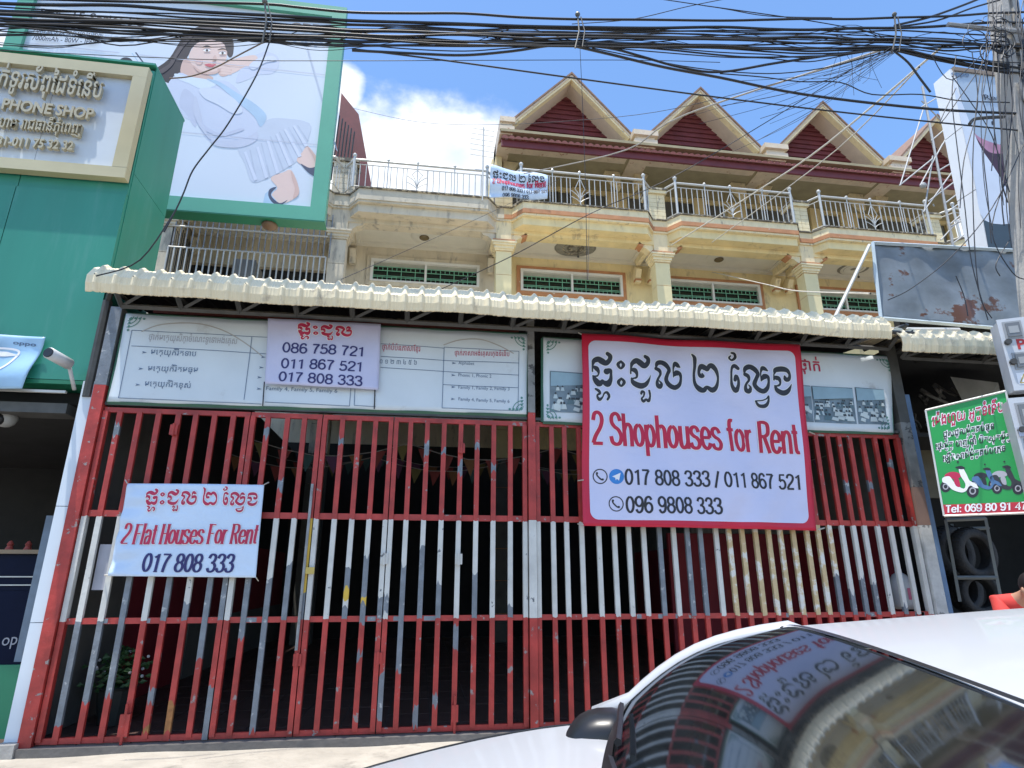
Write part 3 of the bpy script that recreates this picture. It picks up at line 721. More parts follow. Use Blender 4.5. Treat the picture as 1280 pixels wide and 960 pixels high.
# ================================================================ GATE
ZT=(0.0,.045),(.935,.985),(1.868,1.925),(2.862,2.91)
def seg_bar(x,segs,w_=.048,yf=-.022,yb=.012,seed=0):
    """one bar as a stack of painted lengths: segs = [(z0,z1,material index)]"""
    rnd=random.Random(int(x*1000)+seed); v=[];f=[];mi=[]
    segs=sorted(segs)
    cut=None; x0,x1=x-w_/2,x+w_/2
    rows=[]
    for i,(z0,z1,m) in enumerate(segs):
        amp=.006 if (abs(z0-Z2)<.02 or abs(z0-Z3)<.02) else .04
        rows.append([z0+(rnd.uniform(-amp,amp) if i else 0) for _ in range(5)])
    rows.append([segs[-1][1]]*5)
    # front split in three strips so that the paint edge is jagged
    xs=[x0,x0+w_*.28,x0+w_*.62,x1]
    for r in rows:
        for k,xx in enumerate(xs): v.append((xx,yf,r[k]))
        v.append((x1,yb,r[3])); v.append((x0,yb,r[0]))
    for i,(z0,z1,m) in enumerate(segs):
        a=i*6;b=a+6
        for k in range(3): f.append((a+k,a+k+1,b+k+1,b+k)); mi.append(m)
        f.append((a+3,a+4,b+4,b+3)); mi.append(m)
        f.append((a+4,a+5,b+5,b+4)); mi.append(m)
        f.append((a+5,a,b,b+5)); mi.append(m)
    return v,f,mi
PM=[red,white_p,grey_p,cream_p,yellow_p,rust_p]
R,W_,G_,CR,YE,RU=range(6)
Z1,Z2,Z3,Z4=.0,.96,1.87,2.87
def zpx(y): return P2(600,y,0)[1]
bars={ # x : mid-zone and lower-zone segments (defaults: red below, white middle, red top)
-2.953:[(.14,Z2,G_),(Z1,.14,R)],-2.774:[(.32,Z2,G_),(Z1,.32,R)],-2.60:[(Z2,Z3,G_),(.36,Z2,G_),(Z1,.36,R)],
-2.417:[],-2.256:[(Z2,Z3,G_),(.30,.42,G_),(.1,.3,R),(.08,.1,RU)],-2.08:[(1.13,Z3,W_),(Z2,1.13,G_),(.08,.3,RU),(Z1,.08,R)],
-1.903:[(Z2,Z3,G_),(.62,Z2,G_),(.5,.62,R)],-1.766:[(Z2,Z3,G_),(.0,.4,G_)],-1.724:[(1.1,Z3,W_),(Z2,1.1,G_),(0,.35,G_)],
-1.572:[(Z2,Z3,G_),(.79,Z2,G_)],-1.383:[(1.33,Z3,W_),(Z2,1.33,G_),(.05,Z2,G_)],-1.218:[(1.45,Z3,W_),(Z2,1.45,G_)],
-.677:[(1.42,Z3,W_),(1.22,1.42,G_),(1.15,1.22,YE),(1.06,1.15,W_),(Z2,1.06,G_)],-.513:[(1.52,Z3,W_),(1.18,1.52,G_),(1.10,1.18,YE),(.9,1.10,G_),(.62,.68,G_)],
-.345:[(1.6,Z3,W_),(1.3,1.6,G_),(1.2,1.3,W_),(Z2,1.2,G_)],-.312:[(1.16,Z3,W_),(1.0,1.16,G_),(0,.6,G_)],
-.156:[(1.45,Z3,W_),(Z2,1.45,G_),(.5,Z2,G_)],.015:[(1.60,Z3,W_),(Z2,1.6,G_),(.05,.2,G_)],.188:[(1.28,Z3,W_),(Z2,1.28,G_),(.2,.3,G_)],
.362:[(Z2,Z3,W_),(.68,.88,G_)],.534:[(1.38,Z3,W_),(Z2,1.38,G_)],.707:[(Z2,Z3,W_)],.882:[(1.06,Z3,W_),(Z2,1.06,G_)]}
allx=[-2.953,-2.774,-2.60,-2.417,-2.256,-2.08,-1.903,-1.572,-1.383,-1.218,-.843,-.677,-.513,-.156,.015,.188,.362,.534,.707,.882]
def full(x,sp):
    segs=list(sp)
    def cover(a,b,m):
        # fill the gaps of [a,b] with m
        cur=a
        for s in sorted(q for q in segs if q[1]>a and q[0]<b):
            if s[0]>cur+1e-4: segs.append((cur,s[0],m))
            cur=max(cur,s[1])
        if cur<b-1e-4: segs.append((cur,b,m))
    cover(Z1+.02,Z2,R); cover(Z2,Z3,W_); cover(Z3,Z4,R)
    return sorted(segs)
def leaf(label,xa,xb,xs,group,frames=(.045,.045),topchips=True,specials=None,y=0.):
    e=empty('gate_leaf',label,'gate',group,loc=(xa,y,0))
    def par(o): o.parent=e; o.location=Vector((-xa,0,0)); return o
    for (z0,z1) in ZT: par(B('rail',red,None,(xa,xb,-.012,.024,z0,z1)))
    if len(ZT): # chipped primer on the lower rail
        rr=random.Random(int(xa*100))
        for k in range(int((xb-xa)/.5)):
            x=xa+rr.random()*(xb-xa-.12); par(B('primer_patch',grey_p,None,(x,x+rr.uniform(.04,.12),-.0145,-.0125,.94,.98)))
    for i,x in enumerate((xa+frames[0]/2,xb-frames[1]/2)):
        sp=(specials or {}).get(i,[]); v,f,mi=seg_bar(x,full(x,sp),frames[i],-.03,.026); par(mesh('frame',v,f,PM,None,mi=mi))
    for x in xs:
        sp=list(bars.get(x,[]))
        if x>1.2:
            yx=x
            if 2.42<x<2.5 or 2.7<x<2.93: sp=[(Z2,Z3,G_)]
            elif 3.1<x<4.3: sp=[(Z2,Z3,CR)]
            elif 4.3<=x<4.9: sp=[(1.27+.1*sin(x*19),Z3,CR if x<4.5 else W_),(Z2,1.27+.1*sin(x*19),G_)]
            elif 5.05<x<5.15: sp=[(1.05,Z3,W_),(Z2,1.05,G_)]
        rr=random.Random(int(x*977))
        if rr.random()<.35 and topchips:
            zc=rr.uniform(2.1,2.7); sp.append((zc,zc+rr.uniform(.04,.16),G_))
        v,f,mi=seg_bar(x,full(x,sp)); par(mesh('bar',v,f,PM,None,mi=mi))
    return e,par
def hinge(par,x,z,m=red):
    q=MB(); q.box(x-.035,x+.035,-.046,-.031,z-.05,z+.05); q.tube([(x,-.05,z-.06),(x,-.05,z+.06)],.012,6); par(q.build('hinge',m))
e,par=leaf('widest gate leaf at the left end, behind the flat houses banner',-3.10,-1.745,[x for x in allx if x<-1.75],'folding leaves of the left gate',specials={1:[(Z2,Z3,G_),(0,.4,G_)]})
hinge(par,-2.43,2.70); 
q=MB(); q.box(-2.46,-2.38,-.06,-.031,.05,.22); q.tube([(-2.42,-.055,-.06),(-2.42,-.055,.3)],.012,6); par(q.build('drop_bolt',red))
e,par=leaf('narrow gate leaf just right of the flat houses banner, hung with a dark padlock rod',-1.735,-1.045,[x for x in allx if -1.73<x<-1.1],'folding leaves of the left gate',specials={1:[(Z2,Z3,G_),(1.2,1.3,YE)]})
hinge(par,-1.06,.62,red)
q=MB(); q.tube([(-1.075,-.05,.7),(-1.075,-.05,2.2)],.014,6); par(q.build('rod',galv))
q=MB(); q.box(-1.0+-.06,-1.0+.02,-.06,-.045,1.36,1.42); par(q.build('padlock',mat('brass',(.5,.38,.12),.4,.6)))
e,par=leaf('narrow gate leaf with yellow flecks on two bars, left of the middle pair of hinges',-1.035,-.335,[x for x in allx if -1.03<x<-.4],'folding leaves of the left gate',specials={1:[(1.16,Z3,W_),(Z2,1.16,G_)]})
hinge(par,-.345,.62); hinge(par,-.345,1.5,white_p)
e,par=leaf('gate leaf beside the middle post, right part of the left bay',-.325,1.055,[x for x in allx if -.3<x],'folding leaves of the left gate',specials={0:[(1.16,Z3,W_),(1,1.16,G_),(.1,.5,G_)]})
hinge(par,.37,1.5,white_p); hinge(par,.37,2.6)
q=MB(); q.box(.34,.40,-.055,-.031,.08,.22); q.tube([(.37,-.045,-.06),(.37,-.045,.3)],.012,6); par(q.build('drop_bolt',red))
RX=[1.323,1.462,1.619,1.798,1.962,2.114,2.275,2.446,2.601,2.749,2.893,3.069,3.215,3.362,3.514,3.663,3.799,3.946,4.106,4.240,4.377,4.526,4.667,4.798,4.959,5.116,5.26]
e,par=leaf('long barred gate of the right bay, under the big shophouses banner',1.150,5.43,RX,None,frames=(.04,.05))
# posts
def post(label,x0,x1,segs,m=None):
    e=empty('gate_post',label,'post','posts between the gate bays',loc=((x0+x1)/2,0,0))
    for i,(z0,z1,mm,nm) in enumerate(segs):
        o=B(nm,mm,None,(x0,x1,-.06,.06,z0,z1)); o.parent=e; o.location=-Vector(e.location)
    return e
postg=mat('grey weathered post paint',(.22,.22,.21),.6,var=.35,scale=5,col2=(.06,.06,.06),c2lim=(.55,.62),c2scale=9)
post('square middle post, red below, white band, grey top, between the two gate bays',1.066,1.142,[(-.02,.955,red,'red_length'),(.957,1.88,white_p,'white_band'),(1.882,3.0,red,'upper_red'),(3.002,4.15,postg,'grey_top')])
post('left end post, red with bare grey top, beside the white clad strip',-3.215,-3.108,[(-.03,3.12,red,'red_length'),(3.122,3.95,grey_p,'grey_top')])
o=post('right end post in grey and white lengths beside the faded blue strip',5.445,5.575,[(-.03,1.88,mat('chipped white post',(.50,.50,.48),.6,var=.25,scale=8,col2=(.2,.2,.2),c2lim=(.6,.64)),'white_length'),(1.882,2.3,mat('brown primer',(.22,.14,.11),.8),'brown_length'),(2.302,3.05,postg,'grey_length'),(3.052,4.1,greysteel,'grey_top')])
o=B('blue_strip',bluepost,None,(5.577,5.66,-.03,.05,-.03,3.4)); tag(o,'faded blue upright strip along the right end post','post')
for i,(z) in enumerate((2.2,3.1)):
    pass
o=B('door_track',darksteel,None,(-3.1,1.06,-.03,.03,2.93,2.965),(1.15,5.44,-.03,.03,2.925,2.955)); tag(o,'thin dark rail over the gate leaves','rail')
# bunting seen faintly behind the upper bars
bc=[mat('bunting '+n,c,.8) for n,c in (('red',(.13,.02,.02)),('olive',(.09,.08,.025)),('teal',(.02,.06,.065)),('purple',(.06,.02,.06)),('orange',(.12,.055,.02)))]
for r_,(y,z,x0,x1) in enumerate(((1.0,2.85,-2.0,5.2),(2.2,2.9,-2.6,5.0),(3.6,3.2,-2.6,5.2))):
    e=empty('bunting','string of small coloured pennants '+('just behind the upper bars','second row in the dark yard','farthest back in the dark yard')[r_],'bunting',loc=(x0,y,z))
    q=MB(); q.tube([(x0+(x1-x0)*k/20,y,z-.18*sin(pi*((k/5)%1))) for k in range(21)],.006,4); o=q.build('string',mat('string',(.2,.2,.2))); o.parent=e; o.location=-Vector(e.location)
    n=int((x1-x0)/.26)
    for k in range(n):
        t=(k+.5)/n; x=x0+(x1-x0)*t; zz=z-.18*sin(pi*((t*20/5)%1))
        o=mesh('pennant',[(x-.08,y,zz),(x+.08,y,zz),(x+random.uniform(-.03,.03),y+.03,zz-.2),(x-.08,y+.004,zz),(x+.08,y+.004,zz)],[(0,2,1),(3,4,2)],random.choice(bc)); o.parent=e; o.location=-Vector(e.location)
# plant behind the left leaf
e=empty('potted_plant','dark potted plant with small pale flowers behind the lower left bars','plant',loc=(-2.85,.75,0))
q=MB(); q.lathe([(0,0),(.12,0),(.17,.3),(.19,.32),(.16,.33),(0,.30)],(0,0,0),14); q.build('pot',potm,e)
q=MB()
for i in range(240):
    a=random.uniform(0,2*pi); rr=random.uniform(0,.3); x,y,z=rr*cos(a),rr*sin(a),.33+random.uniform(0,.36)*(1-rr*1.5); s=random.uniform(.03,.06); b=random.uniform(0,6)
    q.add([(x,y,z),(x+s*cos(b),y+s*sin(b)*.7,z+.02),(x+s*1.6*cos(b),y+s*1.6*sin(b),z-.01),(x+s*cos(b+.5),y+s*sin(b+.5),z-.02)],[(0,1,2,3)])
q.build('foliage',leafm,e)
q=MB()
for i in range(16): a=random.uniform(0,6.28); q.sphere((.22*cos(a),.22*sin(a),.4+random.random()*.25),.016,6)
q.build('flower',inkhalo,e)

# ================================================================ AWNING
def awning(label,x0,x1,steps,drop=0.,yoff=0.,endcurl=False):
    prof=[(-.62,3.85),(-.645,3.92),(-.64,3.99),(-.61,4.05),(-.565,4.10),(-.50,4.135),(-.42,4.155),(-.32,4.165),(-.18,4.17),(.1,4.175)]
    v=[];f=[];rib=.166; n=int((x1-x0)/rib*12); M=len(prof)
    def nrm(j):
        a=prof[max(j-1,0)]; b=prof[min(j+1,M-1)]; dy,dz=b[0]-a[0],b[1]-a[1]; d=hypot(dy,dz); return (-dz/d,dy/d)
    for i in range(n+1):
        x=x0+(x1-x0)*i/n; ph=((x-x0)/rib)%1
        h=.033*max(0,cos((ph-.5)/.19*pi/2)) if abs(ph-.5)<.19 else 0
        if .0<=ph<.09 or .8<ph<.9: h=.005
        for j,(y,z) in enumerate(prof):
            ny,nz_=nrm(j)
            st=.012 if (j in (2,5)) else (.0 if j in(3,6) else .006)
            sag=.008*sin(x*2.1+1)+.006*sin(x*5.3)+drop
            v.append((x,y+yoff+ny*(h+st)*1,z+sag+nz_*(h+st)+(random.uniform(-.004,.004) if j==0 else 0)))
    for i in range(n):
        for j in range(M-1): a=i*M+j; f.append((a,a+M,a+M+1,a+1))
    # underside
    k=len(v); v+= [(x,y+.012,z-.006) for x,y,z in v[:k]]; f+=[(a+k,d+k,c+k,b+k) for a,b,c,d in list(f)]
    for i in range(n): a=i*M; f.append((a,a+k,a+M+k,a+M))
    for j in range(M-1): f.append((j,j+1,j+1+k,j+k)); a=n*M+j; f.append((a,a+k,a+1+k,a+1))
    e=empty('awning',label,'awning',loc=(x0,yoff,4))
    o=mesh('roof_sheet',v,f,awn,smoothf=False); o.parent=e; o.location=-Vector(e.location)
    q=MB()
    for i in range(int((x1-x0)/rib/2)):
        for zz,yy in ((3.995,-.668),):
            q.sphere((x0+rib*(2*i+.5)+.004,yy+yoff-.03,zz+drop),.006,5)
    o=q.build('roof_screws',darksteel); o.parent=e; o.location=-Vector(e.location); o['kind']='stuff'
    return e
e=awning('long cream ribbed metal awning over the gate, curved lip',-3.17,5.03,3)
# lattice under the awning: chord, uprights and diagonals
def truss(e,x0,x1,z0=3.945,z1=4.10,yo=-.10):
    def add(name,pts,r,m=greysteel):
        q=MB(); a,b=Vector(pts[0]),Vector(pts[1])
        q.tube(pts,r*1.3,4); o=q.build(name,m); o.parent=e; o.location=-Vector(e.location)
    add('chord',[(x0,yo,z0),(x1,yo,z0)],.022); add('chord',[(x0,-.5,z1-.12),(x1,-.5,z1-.12)],.02,darksteel)
    n=int(round((x1-x0)/.56))
    for k in range(n+1):
        x=x0+(x1-x0)*k/n
        add('upright',[(x,yo,z0),(x,yo-.34,z1+.02)],.020)
        if k<n: add('diagonal',[(x+.02,yo,z0+.01),(x+(x1-x0)/n*.93,yo-.34,z1)],.016)
        add('rafter',[(x,-.5,z1-.10),(x,.3,z1-.02)],.018,darksteel)
truss(e,-3.1,5.45)
o=B('red_pipe',mat('dull red pipe',(.16,.03,.03),.6),None,(-2.9,1.0,.14,.19,3.99,4.04)); o.parent=e; o.location=-Vector(e.location)
e2=awning('shorter cream awning over the motorcycle workshop, right of the gate',5.22,8.3,2,drop=-.10,yoff=.08)
truss(e2,5.6,8.3,3.84,3.98)
q=MB(); q.tube([(4.95,-.25,4.10),(6.3,-.25,4.17)],.035,8); tag(q.build('pipe',mat('pale pvc pipe',(.5,.5,.48),.4)),'pale pipe end between the two awnings','pipe')
q=MB(); q.tube([(2.35,-.42,4.06),(2.75,-.42,4.06)],.03,8); q.box(2.3,2.8,-.47,-.37,4.085,4.11)
tag(q.build('tube_lamp',mat('pale lamp housing',(.5,.5,.46),.4)),'short tube lamp under the awning above the big banner','lamp')

# ================================================================ SCHOOL SIGNBOARDS
def flatY(Y,D=None):
    return lambda x,z,off: (x,Y-off+(D(x,z) if D else 0),z)
def sheet(name,m,parent,Y,c,fn,nu=24,nv=12,rad=0.,th=.006,off=0.):
    """cloth sheet through four plane points TL,TR,BR,BL (x,z); optional rounded corners"""
    TL,TR,BR,BL=c; v=[];f=[]
    for j in range(nv+1):
        t=.5-.5*cos(pi*j/nv) if rad else j/nv
        ins=0
        if rad:
            d=min(t,1-t)
            if d<rad: ins=(rad-sqrt(max(0,rad*rad-(rad-d)**2)))*.8
        for i in range(nu+1):
            u=ins+(1-2*ins)*i/nu
            x=(TL[0]*(1-u)+TR[0]*u)*(1-t)+(BL[0]*(1-u)+BR[0]*u)*t; z=(TL[1]*(1-u)+TR[1]*u)*(1-t)+(BL[1]*(1-u)+BR[1]*u)*t
            v.append(fn(x,z,off))
    W=nu+1
    for j in range(nv):
        for i in range(nu): a=j*W+i; f.append((a,a+W,a+W+1,a+1))
    if th:
        k=len(v); v+=[(x,y+th,z) for x,y,z in v]; f+=[tuple(i+k for i in reversed(q)) for q in list(f)]
        edge=[i for i in range(W)]+[j*W+nu for j in range(1,nv+1)]+[nv*W+i for i in range(nu-1,-1,-1)]+[j*W for j in range(nv-1,0,-1)]
        for a,b in zip(edge,edge[1:]+edge[:1]): f.append((a,b,b+k,a+k))
    return mesh(name,v,f,m,parent,True)
def line2(ink,a,b,w_): ink.brush([(a[0],a[1],w_),(b[0],b[1],w_)],cap=False)
YS=-.05
Dsb=lambda x,z: .008*sin(x*3.1)*sin((z-2.98)*3.4)+.004*sin(x*9+z*5)
fnS=flatY(YS,Dsb)
def board_sign(label,corners,Y=YS):
    e=empty('signboard',label,'sign',loc=(0,0,0))
    sheet('board_face',board,e,Y,corners,fnS,60,16)
    q=MB(); TL,TR,BR,BL=corners
    for a,b in ((TL,TR),(TR,BR),(BR,BL),(BL,TL)): q.tube([(a[0],Y+.02,a[1]),(b[0],Y+.02,b[1])],.022,4)
    q.build('board_frame',boardgreen,e)
    return e
cL=[P2(158,392,YS),P2(660,418,YS),P2(658,518,YS),P2(134,502,YS)]
eL=board_sign('long white signboard left of the middle post, printed with ruled class lists',cL)
def px(x,y,Y=YS): return P2(x,y,Y)
k=Ink()
def c4(p): return (100+p[0]/2.909,310+p[1]/2.909)
def rule(ink,pts,w_=.006,Y=YS,conv=None):
    for a,b in zip(pts[:-1],pts[1:]):
        A=P2(*(conv(a) if conv else a),Y); Bq=P2(*(conv(b) if conv else b),Y); n=12
        ink.brush([(A[0]+(Bq[0]-A[0])*i/n,A[1]+(Bq[1]-A[1])*i/n,w_) for i in range(n+1)],cap=False)
rule(k,[(190,300),(690,325)],conv=c4); rule(k,[(188,357),(690,385)],conv=c4); rule(k,[(190,300),(140,545)],conv=c4); rule(k,[(625,322),(597,552)],conv=c4)
rule(k,[(140,545),(660,568)],conv=c4); rule(k,[(672,560),(980,575)],conv=c4); rule(k,[(985,510),(980,575)],conv=c4); rule(k,[(1000,512),(997,572),(1075,578)],conv=c4)
def c6(p): return (330+p[0]/3.765,390+p[1]/3.765)
rule(k,[(550,150),(848,170)],conv=c6); rule(k,[(848,165),(1200,185),(1195,465),(838,452),(848,165)],conv=c6); rule(k,[(550,210),(848,228),(1200,240)],conv=c6)
rule(k,[(548,262),(845,280),(1200,297)],conv=c6); rule(k,[(843,342),(1197,357)],conv=c6)
k.build('ruled_lines',inkteal,eL,fnS,.004)
q=Ink()
for cv,pts in ((c4,[(225,305),(300,278),(420,275),(520,300),(600,345),(665,395)]),(c6,[(845,155),(920,132),(1020,130),(1110,160),(1175,195)])):
    pp=[P2(*cv(p),YS) for p in pts]; q.brush([(a,b,.011) for a,b in catmull(pp,5)],cap=False)
q.build('faint_arch_line',mat('faint brown stain',(.42,.40,.38),.6),eL,fnS,.0045)
def kt(name,s,m,e,p0,p1,h,Y=YS,fn=fnS,off=.005,bold=0.,**kw): return px_line(name,khm(s),m,e,p0,p1,h,Y,fn,off,bold,**kw)
kt('lettering','ថ្នាក់មត្តេយ្យសិក្សាចំណេះទូទៅអង់គ្លេស',inkgrey,eL,c4((250,335)),c4((570,350)),8)
for (a,b,s) in (((258,388),(422,395),'មត្តេយ្យកំរិតទាប'),((247,448),(428,453),'មត្តេយ្យកំរិតមធ្យម'),((235,503),(402,510),'មត្តេយ្យកំរិតខ្ពស់')):
    kt('lettering',s,inkteal,eL,c4(a),c4(b),7,bold=.0)
ar=Ink()
def arrow(x,y,s=1.6,Y=YS):
    a=P2(x,y,Y); ss=.013*s
    ar.poly([(a[0]-ss,a[1]+ss*.6),(a[0]+ss*1.3,a[1]),(a[0]-ss,a[1]-ss*.6),(a[0]-ss*.4,a[1])])
for p in ((235,381),(222,440),(210,498),(665,396),(658,434),(652,470),(650,512)): arrow(*c4(p))
for p in ((893,240),(890,297),(890,353),(888,410)): arrow(*c6(p))
ar.build('bullet_arrow',inkteal,eL,fnS,.0045)
px_line('lettering','Family 4, Family 5, Family 6',inkteal,eL,c4((676,516)),c4((935,527)),5,YS,fnS)
kt('lettering','ថ្នាក់បំប៉នភាសាខ្មែរ',inkred,eL,c6((556,178)),c6((735,188)),7)
kt('lettering','០ ១ ២ ៣ ៤ ៥ ៦',inkteal,eL,c6((545,243)),c6((718,250)),6)
kt('lettering','ថ្នាក់ភាសាអង់គ្លេសក្មេងទំនើប',inkred,eL,c6((897,203)),c6((1155,208)),6)
px_line('lettering','Alphabet',inkteal,eL,c6((915,245)),c6((990,249)),4,YS,fnS)
px_line('lettering','Phonic 1, Phonic 2',inkteal,eL,c6((915,302)),c6((1070,309)),4,YS,fnS)
px_line('lettering','Family 1, Family 2, Family 3',inkteal,eL,c6((915,360)),c6((1155,370)),4,YS,fnS)
px_line('lettering','Family 4, Family 5, Family 6',inkteal,eL,c6((915,416)),c6((1155,428)),4,YS,fnS)
def corner_orn(e,cx,cz,sx,sz,fn=fnS):
    ik=Ink()
    for r_ in (.05,.085,.12): ik.brush([(cx+sx*r_*cos(a)*1.0,cz+sz*r_*sin(a),.009) for a in [k_*pi/16 for k_ in range(9)]],cap=False)
    for t in (.03,.07,.11,.15): ik.ell(cx+sx*t,cz+sz*.02,.014,.012,8); ik.ell(cx+sx*.02,cz+sz*t,.012,.014,8)
    ik.build('corner_ornament',mat('green ornament print',(.10,.25,.22),.6),e,fn,.0045)
corner_orn(eL,cL[1][0]-.03,cL[1][1]-.03,-1,-1); corner_orn(eL,cL[2][0]-.03,cL[2][1]+.03,-1,1); corner_orn(eL,cL[0][0]+.03,cL[0][1]-.03,1,-1)
for x0 in (330,405 and 468,):
    pass
q=MB(); a=P2(331,478,YS); b=P2(329,508,YS); c_=P2(469,484,YS); d_=P2(468,512,YS)
q.tube([(a[0],YS-.02,a[1]),(b[0],YS-.02,b[1])],.006,4); q.tube([(c_[0],YS-.02,c_[1]),(d_[0],YS-.02,d_[1])],.006,4)
q.build('tie_cord',inkblack,eL)
cR=[P2(679,422,YS),P2(1112,446,YS),P2(1117,541,YS),P2(679,527,YS)]
eR=board_sign('long white signboard right of the middle post, with small classroom photos',cR)
corner_orn(eR,cR[0][0]+.03,cR[0][1]-.03,1,-1); corner_orn(eR,cR[3][0]+.03,cR[3][1]+.03,1,1); corner_orn(eR,cR[1][0]-.03,cR[1][1]-.03,-1,-1); corner_orn(eR,cR[2][0]-.03,cR[2][1]+.03,-1,1)
kt('lettering','ថ្នាក់',inkred,eR,(1000,462),(1026,464),14,bold=.012)
# faded classroom photographs: flat blue-grey prints made of many small shapes
def photo(e,p,cols,seed,n=60):
    rr=random.Random(seed); TL,TR,BR,BL=[P2(*c,YS) for c in p]
    sheet('photo_print',mat('photo backing print',(.16,.22,.26),.5,var=.4,scale=6),e,YS,[TL,TR,BR,BL],fnS,8,6,th=0,off=.004)
    ms=[mat('photo print %d'%i,c,.5) for i,c in enumerate(cols)]
    iks=[Ink() for _ in cols]
    def uv(u,t): return ((TL[0]*(1-u)+TR[0]*u)*(1-t)+(BL[0]*(1-u)+BR[0]*u)*t,(TL[1]*(1-u)+TR[1]*u)*(1-t)+(BL[1]*(1-u)+BR[1]*u)*t)
    iks[4].poly([uv(.02,.03),uv(.98,.03),uv(.98,.3),uv(.02,.38)][::-1])
    for i in range(n):
        row=rr.choice((.42,.5,.6,.72,.84)); u=rr.uniform(.06,.94); s=.012+.022*row
        x,z=uv(u,row); kx=rr.randrange(3)
        iks[kx].poly([(x-s,z-s*1.3),(x+s,z-s*1.3),(x+s*.6,z+s*.5),(x-s*.5,z+s*.6)]); iks[3].ell(x,z+s*.95,s*.42,s*.5,8)
    for i in range(7):
        u=rr.uniform(.1,.8); t=rr.uniform(.6,.9); iks[2].poly([uv(u,t),uv(u+.15,t+.03),uv(u+.12,t+.12),uv(u-.04,t+.08)][::-1])
    for i,(ik,m) in enumerate(zip(iks,ms)): 
        if ik.v: ik.build('photo_figures',m,e,fnS,.0065+.002*i)
pc=[(.45,.55,.58),(.10,.17,.20),(.55,.62,.62),(.04,.05,.06),(.28,.42,.50)]
photo(eR,[(687,464),(735,467),(735,517),(687,515)],pc,3,26)
photo(eR,[(985,480),(1013,482),(1017,528),(990,526)],pc,4,16)
photo(eR,[(1014,482),(1065,485),(1071,530),(1018,528)],pc,5)
photo(eR,[(1068,484),(1104,487),(1109,531),(1073,530)],pc,6,20)
# small lavender banner with three phone numbers
YN=-.12
DN=lambda x,z: .012*sin(x*6+1)*sin(z*5)+.006*sin(x*13-z*9)
fnN=flatY(YN,DN)
eN=empty('banner','small lavender banner with three phone numbers tied over the left signboard','banner')
sheet('banner_cloth',cloth2,eN,YN,[P2(335,398,YN),P2(476,405,YN),P2(473,487,YN),P2(331,479,YN)],fnN,30,20)
def boxmap(src,dst,Y,shear=0):
    """affine map from big-banner picture box to a box (x0,y0,x1,y1 | slope) on another banner"""
    sx0,sy0,sx1,sy1=src; dx0,dy0,dx1,dy1,sl=dst
    def f(x,y):
        u=(x-sx0)/(sx1-sx0); t=(y-sy0)/(sy1-sy0)-(x-sx0)*.035/(sy1-sy0)*1.0
        return P2(dx0+(dx1-dx0)*u+shear*(1-t)*(dy1-dy0), dy0+(dy1-dy0)*t+sl*(dx1-dx0)*u, Y)
    return f
def outlined(e,which,mp_,m,fn,halo=1.6,hm=None):
    if halo:
        h=Ink()
        for s in (KBIG if which=='all' else KBIG[:len(KA)]):
            qq=[]
            for x,y,wd in catmull(s,5):
                a=mp_(x,y); b=mp_(x+1,y); sc_=hypot(b[0]-a[0],b[1]-a[1]); qq.append((a[0],a[1],(wd+halo)*sc_))
            h.brush(qq)
        h.build('lettering_outline',hm or inkhalo,e,fn,.004)
    kk=Ink(); khmer_big(kk,mp_,which); kk.build('lettering',m,e,fn,.0065 if halo else .004)
outlined(eN,'part',boxmap((738,440,855,505),(372,403,441,425,.05),YN),inkred,fnN,2.6)
for s,a,b in (('086 758 721',(352,440),(456,446)),('011 867 521',(350,459.5),(454,465)),('017 808 333',(347,476),(453,483))):
    px_line('lettering',s,inknavy,eN,a,b,12.5,YN,fnN,kind='st',wd=.17)

# ================================================================ BIG BANNER
YBG=-.15
def DB(x,z):
    return .024*sin(x*2.6+.5)*sin(z*2.2)+.014*sin(x*6.1+z*4.3)+.014*exp(-((x-z*.35-2.55)/.12)**2)*max(0,2.6-z)*.6+.010*sin(14*(x-3.3)-9*z)*exp(-((x-3.35)**2+(z-1.9)**2)/.35)
fnB=flatY(YBG,DB)
eB=empty('banner','largest white banner with thick red border offering two shophouses, hung over the gate','banner')
co=[P2(727,417,YBG),P2(998,432,YBG),P2(1023,663,YBG),P2(729,657,YBG)]
ci=[P2(735,425.5,YBG),P2(991,440,YBG),P2(1014,654,YBG),P2(738.5,649,YBG)]
sheet('red_border',redprint,eB,YBG,co,fnB,70,60)
sheet('banner_cloth',cloth,eB,YBG,ci,fnB,70,64,rad=.045,th=0,off=.003)
outlined(eB,'all',lambda x,y:P2(x,y,YBG),inkblack,fnB,1.7)
px_line('lettering_outline','2 Shophouses for Rent',inkhalo,eB,(740,556),(1000,568),42,YBG,fnB,.0045,kind='st',wd=.165)
px_line('lettering','2 Shophouses for Rent',mat('deep red print',(.50,.006,.045),.5),eB,(740,556),(1000,568),42,YBG,fnB,.0075,kind='st',wd=.12)
px_line('lettering','017 808 333 / 011 867 521',inkblack,eB,(781,606),(1005,612),20,YBG,fnB,.005,kind='st',wd=.15)
px_line('lettering','096 9808 333',inkblack,eB,(783,641),(903,643),21,YBG,fnB,.005,kind='st',wd=.15)
def phone_icon(e,x,y,r,Y,fn,m=inkblack):
    ik=Ink(); c=P2(x,y,Y); r1=P2(x+r,y,Y); R_=r1[0]-c[0]
    ik.ell(c[0],c[1],R_*.92,R_*.92,28,R_*.14)
    ik.brush([(c[0]+R_*a,c[1]+R_*b,R_*w_) for a,b,w_ in catmull([(-.40,.42,.30),(-.42,.18,.2),(-.2,-.1,.2),(.12,-.38,.2),(.34,-.40,.30)],4)])
    ik.build('phone_symbol',m,e,fn,.005)
phone_icon(eB,751,595,9.3,YBG,fnB); phone_icon(eB,771,629.5,9.3,YBG,fnB)
